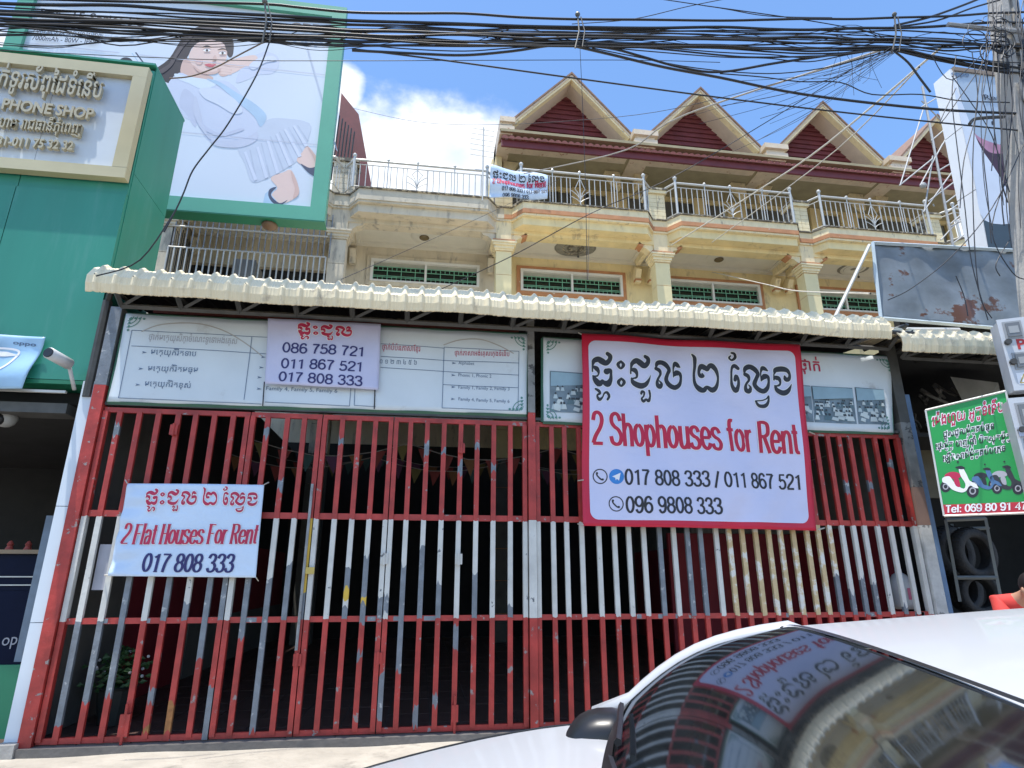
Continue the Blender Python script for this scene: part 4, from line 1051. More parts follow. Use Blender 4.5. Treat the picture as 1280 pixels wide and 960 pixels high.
ik=Ink(); c=P2(771,595.5,YBG); rr_=P2(780,595.5,YBG)[0]-c[0]; ik.ell(c[0],c[1],rr_,rr_,28); ik.build('blue_disc',bluedot,eB,fnB,.005)
ik=Ink(); ik.poly([(c[0]+rr_*a,c[1]+rr_*b) for a,b in ((-.6,.0),(.55,.5),(.3,-.55),(.02,-.28),(-.12,-.5),(-.2,-.15))]); ik.build('paper_plane',inkhalo,eB,fnB,.0065)
for p,d in (((727,418),(716,412)),((998,433),(1003,428)),((1012,540),(1018,543)),((729,600),(722,601)),((729,656),(722,655)),((1023,662),(1030,660))):
    q=MB(); a=P2(*p,YBG); b=P2(*d,-.03); q.tube([(a[0],YBG,a[1]),(b[0],-.04,b[1])],.007,4); q.build('tie',whitecable,eB)
# ================================================================ FLAT HOUSES BANNER
YF=-.10
def DF(x,z):
    s=max(0,1-(x+2.9)/.55)
    return .012*sin(x*4+z*3)+s*(.014*sin(26*z+9*x)+.008*sin(40*z-14*x))
fnF=flatY(YF,DF)
eF=empty('banner','creased white banner with dark red serif lettering on the lower left of the gate','banner')
sheet('banner_cloth',clothb,eF,YF,[P2(159,604,YF),P2(330,606,YF),P2(320,722,YF),P2(136,720,YF)],fnF,60,40)
outlined(eF,'all',boxmap((735,440,975,520),(177,611,312,648,.0),YF,.12),inkred,fnF,3.2)
px_line('lettering_outline','2 Flat Houses For Rent',inkhalo,eF,(150,680.5),(321,680),27,YF,fnF,.0045,kind='st',wd=.17,serif=True,shear=.12,thin=.7)
px_line('lettering','2 Flat Houses For Rent',inkred,eF,(150,680.5),(321,680),27,YF,fnF,.0075,kind='st',wd=.125,serif=True,shear=.12,thin=.42)
px_line('lettering','017 808 333',inknavy,eF,(175,715),(291,716),24,YF,fnF,.005,kind='st',wd=.15,serif=True,shear=.10,thin=.6)
for p,d in (((159,604),(157,600)),((136,719),(131,719)),((330,606),(336,603)),((320,722),(323,726))):
    q=MB(); a=P2(*p,YF); b=P2(*d,-.03); q.tube([(a[0],YF,a[1]),(b[0],-.035,b[1])],.006,4); q.build('tie',whitecable,eF)
# white notice on the bars and water bottle behind the right bay
ik=B('notice',mat('paper white',(.45,.45,.50),.7),None,(-2.93,-2.83,.05,.056,1.22,1.62)); tag(ik,'pale notice sheet behind the bars left of the flat houses banner','notice')
q=MB(); q.lathe([(0,1.0),(.10,1.0),(.12,1.05),(.12,1.28),(.07,1.36),(.035,1.38),(.035,1.42),(0,1.42)],(0,0,0),14)
eb=empty('jug','white plastic jug with pink label hanging behind the last bars of the right bay','jug',loc=(5.30,.22,0)); q.build('jug_body',mat('white plastic',(.5,.5,.5),.35),eb,True)
B('jug_label',mat('pink label',(.5,.12,.2),.5),eb,(-.03,.05,-.123,-.121,1.1,1.22))
# upper small banner on the third floor railing
YU=7.55
DU=lambda x,z: .05*sin(x*5+z*3)+.03*sin(z*13+x*2)
fnU=flatY(YU,DU)
eU=empty('banner','small faded rent banner tied to the terrace railing below the first gable','banner')
sheet('banner_cloth',clothb,eU,YU,[P2(613,207,YU),P2(685,219,YU),P2(684,249,YU),P2(612,246,YU)],fnU,30,20)
outlined(eU,'all',boxmap((735,438,1000,520),(615,214,683,229,.1),YU),inkblack,fnU,0)
px_line('lettering','2 Shophouses for Rent',inkred,eU,(615,231),(682,235),7,YU,fnU,.02,kind='st',wd=.17)
px_line('lettering','017 808 333 / 011 867 521',inkblack,eU,(627,239.5),(684,243),4.5,YU,fnU,.02,kind='st',wd=.16)
px_line('lettering','096 9808 333',inkblack,eU,(628,246.5),(661,248.5),4.5,YU,fnU,.02,kind='st',wd=.16)

# ================================================================ GREEN PHONE SHOP (left)
gs=empty('phone_shop','green panelled phone shop at the left edge, white strip at its corner','building',loc=(-3.33,0,0))
def gp(o): o.parent=gs; o.location=Vector(o.location)-gs.location; return o
XR=-3.33
# front panels, flush composite sheets with open joints
def panel(name,x0,x1,z0,z1,y0=0.,y1=.05,m=teal): return gp(B(name,m,None,(x0+.004,x1-.004,y0,y1,z0+.004,z1-.004)))
for z0,z1 in ((3.17,5.30),):
    for x0,x1 in ((-9,-7.3),(-7.3,-5.6),(-5.6,-4.42),(-4.42,XR)): panel('wall_panel',x0,x1,z0,z1)
for x0,x1 in ((-9,-7.3),(-7.3,-5.6),(-5.6,-4.42),(-4.42,XR)): panel('wall_panel',x0,x1,5.30,7.0,.02,.07)
gp(B('wall_core',dark,None,(-9,XR-.01,.072,.9,3.19,7.0)))
gp(B('side_panel',tealside,None,(XR-.009,XR+.002,.052,.93,3.18,5.6)))
gp(B('side_panel',tealside,None,(XR-.009,XR+.002,.052,.93,5.606,7.06)))
gp(B('top_cap',teal,None,(-9,XR+.002,.0,.95,7.062,7.09)))
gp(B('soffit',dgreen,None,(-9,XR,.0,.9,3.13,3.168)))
gp(B('rear_block',dark,None,(-9,XR-.02,.95,9,3.1,4.2)))
# sign box with gold frame
s0,s1,sz0,sz1=-9.0,-3.335,5.44,6.93
gp(B('sign_back',panelw,None,(s0,-4.30,-.030,-.002,sz0+.1,sz1-.1),(-4.295,s1-.1,-.030,-.002,sz0+.1,sz1-.1)))
gp(B('gold_frame',gold,None,(s0,s1,-.10,-.001,sz1-.14,sz1))); gp(B('gold_frame',gold,None,(s0,s1,-.10,-.001,sz0,sz0+.13)))
gp(B('gold_frame',gold,None,(s1-.15,s1,-.101,-.001,sz0+.132,sz1-.142)))
def fnG(x,z,off): return (x,-.055-off,z)
def gl(s,p0,p1,h,ext=.022,b=.0):
    o=px_line('raised_lettering',s,goldl,gs,p0,p1,h,-.06,lambda x,z,off:(x-gs.location.x,-.085-off,z),.0,b,extrude=ext); return o
gl(khm('ហាងលក់ទូរស័ព្ទដៃទំនើប'),(-62,103),(127,126),24,b=.012)
gl('UMA PHONE SHOP',(-42,134),(118,152),13,b=.03)
gl(khm('បុរីសុខ ដីក្រហម រាជធានីភ្នំពេញ'),(-60,157),(103,170),14,b=.008)
gl('Tel: 012 831-011 75 32 32',(-62,180),(93,190.5),11,b=.025)
# white clad corner strip in three pieces, and the step under it
PXL=at(77,600,-.03)[0]
wp=empty('pilaster','white clad vertical strip between the phone shop and the red gate post','pillar',loc=(-3.34,-.04,0))
for z0,z1 in ((.03,.95),(.956,1.95),(1.956,3.16)):
    o=B('cladding_panel',panelw,None,(PXL,-3.225,-.03,.05,z0,z1)); o.parent=wp; o.location=-Vector(wp.location)
o=B('inner_face',galv,None,(PXL+.01,-3.3,.052,.3,.03,3.1)); o.parent=wp; o.location=-Vector(wp.location)
o=B('plinth',polec,None,(PXL-.02,-3.2,-.12,.1,-.2,.028)); o.parent=wp; o.location=-Vector(wp.location)
# dark downpipe between green wall and gate post
q=MB(); q.tube([(-3.275,-.02,3.0),(-3.275,-.02,4.02)],.045,8); q.tube([(-3.275,-.02,4.02),(-3.2,-.15,4.1)],.03,6)
tag(q.build('downpipe',darksteel),'dark pipe beside the green wall under the awning end','pipe')
# shop opening: dark room, shutter box, counter, posters
sh=empty('shop_front','dark open shop front under the green wall, shutter box along its top','shop front',loc=(-3.5,0,0))
def sp_(o): o.parent=sh; o.location=Vector(o.location)-sh.location; return o
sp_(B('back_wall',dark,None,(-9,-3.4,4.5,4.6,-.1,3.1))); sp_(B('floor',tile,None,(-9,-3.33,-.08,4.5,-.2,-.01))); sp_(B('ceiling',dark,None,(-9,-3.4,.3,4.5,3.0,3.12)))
sp_(B('shutter_box',greysteel,None,(-9,-3.50,.10,.35,2.86,2.96))); sp_(B('shutter_lip',steelrail,None,(-9,-3.5,.02,.05,3.045,3.07)))
sp_(B('poster_strip',mat('pale shop poster',(.16,.21,.27),.5,var=.4,scale=3),None,(-3.60,-3.50,.35,.37,.6,1.9)))
sp_(B('green_strip',dgreen,None,(-3.72,-3.505,.30,.345,-.05,.58)))
for i in range(9):
    x=-4.9+i*.16; sp_(B('goods_box',mat('goods %d'%(i%4),[(.10,.11,.12),(.2,.08,.05),(.05,.07,.12),(.16,.14,.08)][i%4],.6),None,(x,x+.13,3.2,3.4,1.7+.35*(i%3),1.7+.35*(i%3)+.2)))
ct=empty('counter','dark blue glass counter inside the left shop','counter',loc=(-4.2,.9,0))
B('counter_body',mat('navy counter',(.006,.01,.03),.6,spec=.1),ct,(-1.6,.55,0,.6,0,1.2)); B('counter_top',mat('wood top',(.25,.18,.11),.5),ct,(-1.65,.6,-.05,.65,1.56,1.60)); B('counter_glass',mat('navy glass',(.006,.01,.028),.6,spec=.1),ct,(-1.6,.55,.002,.6,1.202,1.555))
for z_ in (1.25,1.33): B('counter_trim',steelrail,ct,(-1.6,.55,-.012,.0,z_,z_+.012))
px_line('lettering','oppo',inkgrey,ct,(-28,812),(14,808),16,.55,lambda x,z,off:(x+4.2,-.006-off,z))
q=MB(); 
for i in range(60):
    a=random.uniform(0,6.28); l_=random.uniform(.2,.45); x=-3.95;y=1.9;z=1.6
    q.add([(x,y,z+.2),(x+l_*.5*cos(a)-.02,y+l_*.5*sin(a),z+.42),(x+l_*cos(a),y+l_*sin(a),z+.25),(x+l_*.5*cos(a)+.02,y+l_*.5*sin(a),z+.40)],[(0,1,2,3)])
ep=empty('palm_plant','small palm on the counter of the left shop','plant',loc=(0,0,0)); q.build('fronds',mat('dim palm leaf',(.09,.11,.07),.6),ep)
q=MB(); q.lathe([(0,1.6),(.07,1.6),(.09,1.75),(.06,1.82),(0,1.82)],(-3.95,1.9,0),12); q.build('pot',potm,ep)
def figurine(x,y,z,c,lab):
    q=MB(); q.lathe([(0,0),(.035,0),(.04,.015),(.025,.05),(.032,.07),(.015,.10),(0,.11)],(x,y,z),12); tag(q.build('ornament',mat('ornament '+lab[:4],c,.5)),lab,'ornament')
figurine(-4.35,1.2,1.6,(.45,.08,.06),'small red ornament on the left shop counter'); figurine(-4.2,1.25,1.6,(.55,.4,.15),'small golden ornament on the left shop counter')
# blue advertising cloth and the bullet cameras on the shop wall
YA=-.06
DA=lambda x,z: .02*sin(x*6+z*7)+.012*sin(z*15-x*5)
fnA=flatY(YA,DA); eA=empty('banner','small pale blue phone advertising cloth at the left edge, above the shop opening','banner')
sheet('banner_cloth',mat('pale blue print cloth',(.34,.55,.76),.35,var=.35,scale=1.6,bump=.3,bscale=5,detail=2),eA,YA,[P2(-60,415,YA),P2(56,421,YA),P2(28,486,YA),P2(-70,486,YA)],fnA,30,20)
px_line('lettering','oppo',inkteal,eA,(16,430),(43,432),4.5,YA,fnA,.005,bold=.02)
ik=Ink(); ik.brush([(a,b,.02) for a,b in [P2(*p,YA) for p in catmull([(-20,470),(5,460),(18,448),(22,438),(0,436),(-30,440)],6)]]); ik.build('swirl_print',inkhalo,eA,fnA,.004)
ik=Ink(); ik.poly([P2(*p,YA) for p in ((-40,437),(10,440),(24,444),(6,446),(-40,446))][::-1]); ik.build('swirl_print',inkhalo,eA,fnA,.005)
q=MB(); a=at(61,441,-.42); b=at(86,455,-.18)
q.tube([a,b],.055,14); q.tube([(b[0],b[1],b[2]),(b[0],-.0,b[2]-.2)],.02,6)
ec=empty('camera_tube','white tube fixed under the green wall, dark open end facing left','camera'); q.build('housing',mat('white housing',(.55,.57,.58),.4),ec,True)
q=MB(); d=(Vector(b)-Vector(a)).normalized(); q.tube([Vector(a)-d*.012,Vector(a)+d*.001],.046,14); q.build('lens',carblack,ec)
ec=empty('camera','white dome security camera under the shutter box','camera',loc=at(8,522,.3)); 
q=MB(); q.sphere((0,0,0),.10,14); q.box(-.13,.13,.0,.1,.05,.13); q.build('camera_body',mat('camera grey',(.30,.30,.29),.4),ec,True); q=MB(); q.sphere((-.02,-.07,-.03),.06,12); q.build('lens',carblack,ec,True)

# ================================================================ BIG BILLBOARD (upper left)
YP=3.0
bb=empty('billboard','huge green framed phone billboard with a woman in a pale blue blouse','billboard',loc=(-4.5,3,7))
def bbp(o): o.parent=bb; o.location=Vector(o.location)-bb.location; return o
bx0,bx1,bz0,bz1=-7.25,-1.80,6.93,11.50
fw=.25
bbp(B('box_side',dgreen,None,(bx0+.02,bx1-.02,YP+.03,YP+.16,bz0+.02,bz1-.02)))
def framep(poly):
    q=MB(); q.prism(poly,YP-.10,YP+.03); return bbp(q.build('frame_rail',gframe))
framep([(bx0,bz0),(bx1,bz0),(bx1-fw,bz0+fw),(bx0+fw,bz0+fw)]); framep([(bx1,bz0),(bx1,bz1),(bx1-fw,bz1-fw),(bx1-fw,bz0+fw)])
framep([(bx1,bz1),(bx0,bz1),(bx0+fw,bz1-fw),(bx1-fw,bz1-fw)]); framep([(bx0,bz1),(bx0,bz0),(bx0+fw,bz0+fw),(bx0+fw,bz1-fw)])
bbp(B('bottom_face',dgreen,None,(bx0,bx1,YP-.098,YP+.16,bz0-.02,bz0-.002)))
bbp(B('poster_sheet',poster,None,(bx0+fw,bx1-fw,YP-.03,YP-.0,bz0+fw,bz1-fw)))
lx=[0]
def c8(p): return (180+p[0]/3.554,20+p[1]/3.554)
def art(name,m,pts,conv=c8,smo=True,lift=None):
    lx[0]+=1; ik=Ink(); pp=catmull([tuple(map(float,p)) for p in pts],4,True) if smo else pts
    ik.poly([P2(*(conv(p) if conv else p),YP) for p in pp])
    o=ik.build(name,m,None,lambda x,z,off:(x,YP-.0305-.00015*lx[0],z),0); return bbp(o)
aS=mat('print skin',(.70,.52,.47),.5,var=.03); aS2=mat('print skin shade',(.60,.41,.36),.5,var=.03); aH=mat('print hair',(.025,.018,.022),.5,var=.2); aB=mat('print blouse',(.52,.57,.71),.5,var=.05,scale=.8); aB2=mat('print fold',(.47,.51,.65),.5,var=.05)
aK=mat('print skirt',(.50,.56,.68),.5,var=.04); aK2=mat('print pleat',(.44,.50,.62),.5); aT=mat('print tie',(.38,.53,.70),.5,var=.1); aN=mat('print sock',(.04,.06,.12),.5); aP=mat('print pale',(.60,.68,.78),.5,var=.02)
art('printed_hair',aH,[(40,255),(110,200),(150,140),(185,85),(240,55),(305,50),(365,72),(398,115),(398,175),(380,190),(355,150),(300,118),(250,120),(215,150),(195,190),(185,240),(165,275),(140,305),(100,300),(80,280)])
art('printed_neck',aS2,[(182,195),(222,215),(270,258),(310,280),(285,300),(215,290),(165,262)])
art('printed_face',aS,[(203,180),(235,130),(290,112),(345,122),(370,150),(368,195),(350,230),(320,252),(280,256),(240,242),(212,215)])
art('printed_hair',aH,[(198,185),(225,135),(290,112),(340,118),(360,135),(368,160),(390,180),(398,130),(365,85),(300,60),(230,75),(190,130),(185,170)])
art('printed_blouse',aB,[(108,315),(160,258),(225,285),(290,290),(380,300),(450,370),(500,430),(545,480),(500,560),(430,590),(330,585),(270,540),(235,480),(180,455),(140,380)])
art('printed_sleeve',aB2,[(180,330),(225,360),(240,420),(232,500),(190,440),(160,400)])
art('printed_sleeve',aB,[(440,225),(480,190),(540,165),(595,185),(600,230),(570,262),(510,268),(460,290),(410,300)])
art('printed_arm',aS,[(345,225),(380,205),(430,190),(490,180),(508,195),(495,222),(450,232),(410,255),(370,268),(340,262)])
art('printed_fingers',aS2,[(330,240),(365,225),(392,240),(385,262),(355,275),(335,265)])
for i in range(3): art('printed_finger',aS,[(332+i*5,238+i*12),(352,228+i*13),(388,236+i*12),(388,245+i*11),(355,240+i*13)])
art('printed_collar',aP,[(140,262),(200,275),(300,292),(320,315),(260,330),(200,305),(150,285)])
art('printed_skirt',aK,[(420,585),(500,520),(545,470),(610,460),(736,482),(728,560),(690,640),(620,690),(550,726),(482,742),(450,660)])
for a_,b_ in (((470,600),(500,735)),((520,570),(560,720)),((560,540),(620,690)),((600,520),(665,655)),((640,500),(705,610)),((680,490),(728,560))):
    art('printed_pleat',aK2,[(a_[0],a_[1]),(a_[0]+6,a_[1]),(b_[0]+5,b_[1]),(b_[0]-3,b_[1])],smo=False)
art('printed_tie',aT,[(280,285),(340,300),(420,350),(500,400),(546,450),(520,498),(490,450),(420,390),(340,320)])
art('printed_leg',aS,[(565,725),(620,700),(655,690),(680,740),(690,795),(645,830),(592,838),(560,800),(595,770)])
art('printed_sock',aT,[(530,840),(540,795),(575,765),(590,768),(568,800),(600,838),(560,845)],smo=False); art('printed_sock',aN,[(560,775),(590,766),(566,800),(604,836),(640,822),(610,845),(575,836),(555,805)])
art('printed_leg',aS,[(680,648),(705,610),(728,584),(760,620),(775,652),(758,680),(720,675)])
art('printed_sock',aN,[(698,662),(735,680),(765,672),(776,645),(796,690),(796,765),(772,760),(765,725),(730,700)])
art('printed_fold',aB2,[(250,500),(340,540),(440,515),(430,505),(340,528),(260,485)])
aHi=mat('print highlight',(.58,.63,.76),.5,var=.03); aSh=mat('print soft shade',(.49,.53,.66),.5,var=.05); aHs=mat('print hair sheen',(.07,.055,.06),.5,var=.3); aCk=mat('print cheek',(.68,.46,.42),.5)
for pts in ([(120,210),(165,140),(215,90),(222,96),(175,150),(132,215)],[(70,250),(120,215),(150,165),(155,170),(130,225),(85,262)],[(250,62),(300,58),(350,80),(345,86),(300,68),(255,70)]): art('printed_hair_strand',aHs,pts)
art('printed_cheek',aCk,[(232,205),(250,196),(264,206),(256,222),(238,220)])
art('printed_jaw_shade',aS2,[(222,225),(250,246),(285,256),(330,250),(345,240),(325,262),(280,266),(240,252)])
art('printed_blouse_light',aHi,[(250,330),(330,330),(410,380),(440,430),(400,440),(330,400),(270,370)])
art('printed_blouse_shade',aSh,[(300,560),(380,560),(460,545),(505,520),(500,560),(430,590),(330,585)])
art('printed_blouse_shade',aSh,[(232,360),(250,420),(270,500),(300,550),(285,545),(240,480),(222,420)])
art('printed_sleeve_light',aHi,[(470,225),(520,190),(575,185),(590,205),(540,215),(490,245)])
for a_,b_ in (((445,610),(492,738)),((500,588),(540,728)),((545,556),(590,708)),((585,530),(645,674)),((622,510),(688,634)),((662,494),(716,588))):
    art('printed_pleat_light',aHi,[(a_[0],a_[1]),(a_[0]+12,a_[1]-2),(b_[0]+14,b_[1]-6),(b_[0],b_[1])],smo=False)
art('printed_leg_shade',aS2,[(655,692),(682,742),(690,795),(665,815),(672,770),(660,730)])
art('printed_leg_shade',aS2,[(728,586),(762,622),(775,652),(766,668),(752,630)])
for zz in (8.45,9.95):
    lx[0]+=1; ik=Ink(); ik.poly([(bx0+fw,zz),(bx1-fw,zz),(bx1-fw,zz+.012),(bx0+fw,zz+.012)]); bbp(ik.build('sheet_seam',aSh,None,lambda x,z,off:(x,YP-.0305-.00015*lx[0],z),0))
art('printed_lips',mat('print lips',(.55,.10,.13),.5),[(272,224),(290,219),(306,222),(322,221),(308,233),(288,232)])
for cx_,cy_ in ((283,160),(352,172)):
    art('printed_eye',inkhalo,[(cx_-17,cy_+2),(cx_,cy_-7),(cx_+16,cy_+2),(cx_,cy_+6)]); art('printed_iris',aH,[(cx_-6,cy_),(cx_,cy_-6),(cx_+6,cy_),(cx_,cy_+6)])
    art('printed_brow',aH,[(cx_-24,cy_-13),(cx_,cy_-22),(cx_+20,cy_-14),(cx_,cy_-16)])
art('printed_nose',aS2,[(318,180),(324,200),(312,207),(306,203)])
art('printed_edge_line',aK2,[(725,150),(731,150),(862,608),(854,600)],smo=False)
def c7(p): return (p[0]/4.8,60+p[1]/4.8)
art('printed_phone',aP,[(620,120),(720,40),(810,35),(850,60),(900,140),(860,150),(640,150)],c7); art('printed_lens',inkblack,[(720,95),(740,70),(775,68),(800,85),(806,110),(790,128),(740,128)],c7)
art('printed_phone_edge',aN,[(815,38),(824,36),(893,128),(884,130)],c7,False); art('printed_phone_edge',aT,[(795,42),(800,40),(862,125),(857,127)],c7,False)
def bt(s,p0,p1,h,m=inkblack,b=.0): 
    lx[0]+=1; return bbp(px_line('lettering',s,m,None,p0,p1,h,YP,lambda x,z,off:(x,YP-.08,z),0,b))
bt('Reno15 Series 5G',(52,26),(182,38),11,b=.012); bt('Portrait 3.5x '+khm('ពេលវេលាបង្ហាញ'),(45,45),(131,52),6,b=.01); bt('7000mAh - 80W - IP69',(43,54.5),(122,60),6,b=.01); bt('oppo',(365,38),(416,42),8,b=.03)
q=MB()
for x in (-6.3,-2.9): q.box(x-.05,x+.05,3.165,3.4,7.4,11.2)
bbp(q.build('support_arm',darksteel))['kind']='stuff'
ol=empty('flood_lamp','small round brown lamp hanging under the billboard frame','lamp',loc=at(337,282,3.1)); q=MB(); q.sphere((0,0,0),.13,12,(1,1,.5)); q.build('lamp_body',mat('rusty lamp',(.15,.09,.05),.6),ol,True)

# ================================================================ RIGHT SIDE
# rusty sheet hoarding
YR=.0
hb=empty('hoarding','weathered blue grey metal sheet hoarding with rust patches, upper right','hoarding',loc=(5.5,0,4.4))
TL=P2(1089,305,YR); TR=(TL[0]+4.2,TL[1]+.12); BR=(TL[0]+4.1,P2(1098,398,YR)[1]-.1); BL=P2(1099,399,YR)
fnH=lambda x,z,off:(x-5.5,-.01-off+.02*sin(x*5)*sin(z*4)+.012*sin(x*11+z*7),z-4.4)
sheet('metal_sheet',rustsheet,hb,YR,[TL,TR,BR,BL],fnH,50,18,th=.01)
q=MB()
for a,b in ((TL,TR),(TL,BL),(BL,BR)): q.tube([(a[0]-5.5,-.03,a[1]-4.4),(b[0]-5.5,-.03,b[1]-4.4)],.026,4)
q.build('sheet_frame',mat('pale blue steel angle',(.42,.50,.55),.5,.1),hb)
q=MB(); q.tube([at(1087,306,-.08),at(1044,396,-.02)],.022,6); o=q.build('strut',steelrail); tag(o,'slanting steel strut from the top corner of the rusty hoarding','strut')
q=MB(); q.box(5.9,9.6,.15,.25,4.25,5.3); o=q.build('backing_board',dark); o.parent=hb; o.location=-Vector(hb.location)
# lattice mast behind it
YM=4.0
mast=empty('lattice_mast','leaning pale lattice mast of steel rods left of the white pillar billboard','mast',loc=(0,0,0))
def rod(p,q_,Y0=YM,Y1=YM,r=.016,m=mat('dull mast steel',(.42,.42,.41),.5,.2)):
    k_=MB(); k_.tube([at(*p,Y0),at(*q_,Y1)],r,5); k_.build('rod',m,mast)
rod((1153,108),(1192,312),r=.028); rod((1156,130),(1125,232)); rod((1124,232),(1166,198)); rod((1156,262),(1166,195),YM,YM); rod((1168,198),(1190,160)); rod((1154,265),(1190,215)); rod((1166,255),(1168,258))
rod((1150,135),(1178,118)); rod((1164,176),(1185,158)); rod((1172,214),(1196,200)); rod((1160,252),(1200,222)); rod((1180,255),(1200,240)); rod((1183,266),(1205,250)); rod((1190,305),(1210,290)); rod((1188,280),(1208,262)); rod((1152,126),(1176,150))
rod((1153,108),(1158,135)); rod((1150,232),(1178,180)); rod((1186,284),(1216,270)); rod((1176,300),(1205,268))
k_=MB(); k_.sphere(at(1154,232,YM),.07,10); k_.build('lamp_ball',mat('dull lamp glass',(.4,.4,.38),.4),mast)
# white pillar billboard
YQ=1.2
A1=at(1187,86,YQ); A0=at(1237,320,YQ); pb=empty('pillar_billboard','tall white box billboard beside the utility pole, printed with a dark phone','billboard',loc=(A1[0],YQ,5))
xf=A1[0]; bk=YQ+.34
def pbp(o): o.parent=pb; o.location=-Vector(pb.location); return o
top=A1[2]; dX=-.10
def side(z): return xf+(A0[0]-A1[0])*(top-z)/(top-A0[2])
zs=[top,top-1.25,top-2.5,top-3.75,4.0]
for a,b in zip(zs[:-1],zs[1:]):
    q=MB(); g=.008; q.add([(side(b),YQ,b+g),(side(b)-.02,bk,b+g),(side(a)-.02,bk,a-g),(side(a),YQ,a-g),(side(b)+.1,YQ,b+g),(side(b)+.1,bk,b+g),(side(a)+.1,bk,a-g),(side(a)+.1,YQ,a-g)],[(0,3,2,1),(4,5,6,7),(3,7,6,2),(0,1,5,4),(0,4,7,3),(1,2,6,5)])
    pbp(q.build('side_panel',mat('sunlit white cladding',(.72,.74,.76),.35,var=.04)))
q=MB(); q.add([(side(4)+.102,YQ-.002,4),(side(4)+2.6,YQ-.002,4),(side(top)+2.6,YQ-.002,top-.05),(side(top)+.102,YQ-.002,top-.05),(side(4)+.102,bk,4),(side(4)+2.6,bk,4),(side(top)+2.6,bk,top-.05),(side(top)+.102,bk,top-.05)],[(0,1,2,3),(5,4,7,6),(3,2,6,7),(1,5,6,2)])
pbp(q.build('poster_face',mat('shaded poster face',(.36,.45,.56),.4,var=.05)))  # front toned darker than the sunlit side, light put into both colours
q=MB(); q.box(side(top)+.05,side(top)+2.6,YQ-.03,YQ+.05,top-.05,top+.03); pbp(q.build('top_rail',mat('brown box top',(.22,.17,.13),.7)))
def c9(p): return (1080+p[0]/3.84,60+p[1]/3.84)
def art2(name,m,pts,l,smo=True):
    ik=Ink(); pp=catmull([tuple(map(float,p)) for p in pts],4,True) if smo else pts
    ik.poly([P2(*c9(p),YQ) for p in pp]); return pbp(ik.build(name,m,None,lambda x,z,off:(x,YQ-.004-.0003*l,z),0))
art2('printed_block',mat('print slate',(.045,.07,.09),.5),[(572,828),(900,850),(900,1100),(620,1100)],1,False)
art2('printed_phone',mat('print dark maroon',(.055,.02,.035),.5,var=.5,scale=3),[(500,360),(530,420),(600,470),(680,460),(740,480),(760,600),(740,760),(640,620),(560,500)],2)
art2('printed_glow',mat('print mauve',(.45,.22,.32),.5,var=.3),[(505,370),(540,420),(600,450),(660,470),(670,505),(600,500),(545,440)],3)
art2('printed_petal',mat('print pale petal',(.62,.68,.78),.5,var=.05),[(430,180),(520,390),(560,480),(640,600),(740,780),(738,838),(575,826),(530,640),(480,420)],4)
art2('printed_dot',inkblack,[(610,355),(618,352),(622,366),(613,370)],5)
lm=lambda x,z,off:(x,YQ-.02,z)
pbp(px_line('lettering','oppo',inkteal,None,c9((417,134)),c9((502,140)),5,YQ,lm,0,bold=.02)); pbp(px_line('lettering','Reno15',inkblack,None,c9((575,252)),c9((745,262)),6.5,YQ,lm,0,bold=.01))
# utility pole
pole=empty('utility_pole','concrete utility pole with tangled cables at the right edge','pole',loc=(0,0,0))
PY=-.9
pa=at(1250,-120,PY); pl=[at(x,y,PY) for x,y in ((1238,-40),(1241,68),(1262,190),(1279,310))]
def pcx(z):  # left edge interpolated in z, extended down
    (xa,_,za),(xb,_,zb)=pl[0],pl[-1]; return xa+(xb-xa)*(za-z)/(za-zb)
q=MB(); zt=9.6
for z0,z1 in ((-.3,4),(4,zt)):
    r0=.20-.008*z0; r1=.20-.008*z1; c0=pcx(z0)+r0; c1=pcx(z1)+r1
    v=[]
    for (cx_,r_,z_) in ((c0,r0,z0),(c1,r1,z1)):
        v+=[(cx_-r_,PY-r_*.8,z_),(cx_-r_*.25,PY-r_*.8,z_),(cx_-r_*.25,PY-r_*.55,z_),(cx_+r_*.25,PY-r_*.55,z_),(cx_+r_*.25,PY-r_*.8,z_),(cx_+r_,PY-r_*.8,z_),(cx_+r_,PY+r_*.8,z_),(cx_-r_,PY+r_*.8,z_)]
    n=8; q.add(v,[tuple(range(n-1,-1,-1)),tuple(range(n,2*n))]+[(i,(i+1)%n,(i+1)%n+n,i+n) for i in range(n)])
q.build('pole_shaft',polec,pole)
for z_ in (5.2,6.1,7.0,7.9,8.8):
    cx_=pcx(z_)+.14; B('rung_hole_lip',polec,pole,(cx_-.05,cx_+.05,PY-.15,PY-.11,z_,z_+.25))
q=MB(); q.tube([(pcx(8.1)-.9,PY-.15,8.05),(pcx(8.1)+.6,PY-.15,8.1)],.03,6); q.build('cross_arm',galv,pole)
q=MB(); q.tube(catmull([at(1212,155,-1),at(1218,149,-1),at(1235,147,-1),at(1255,146,-1)],4),.02,6); q.build('bracket_arm',darksteel,pole)
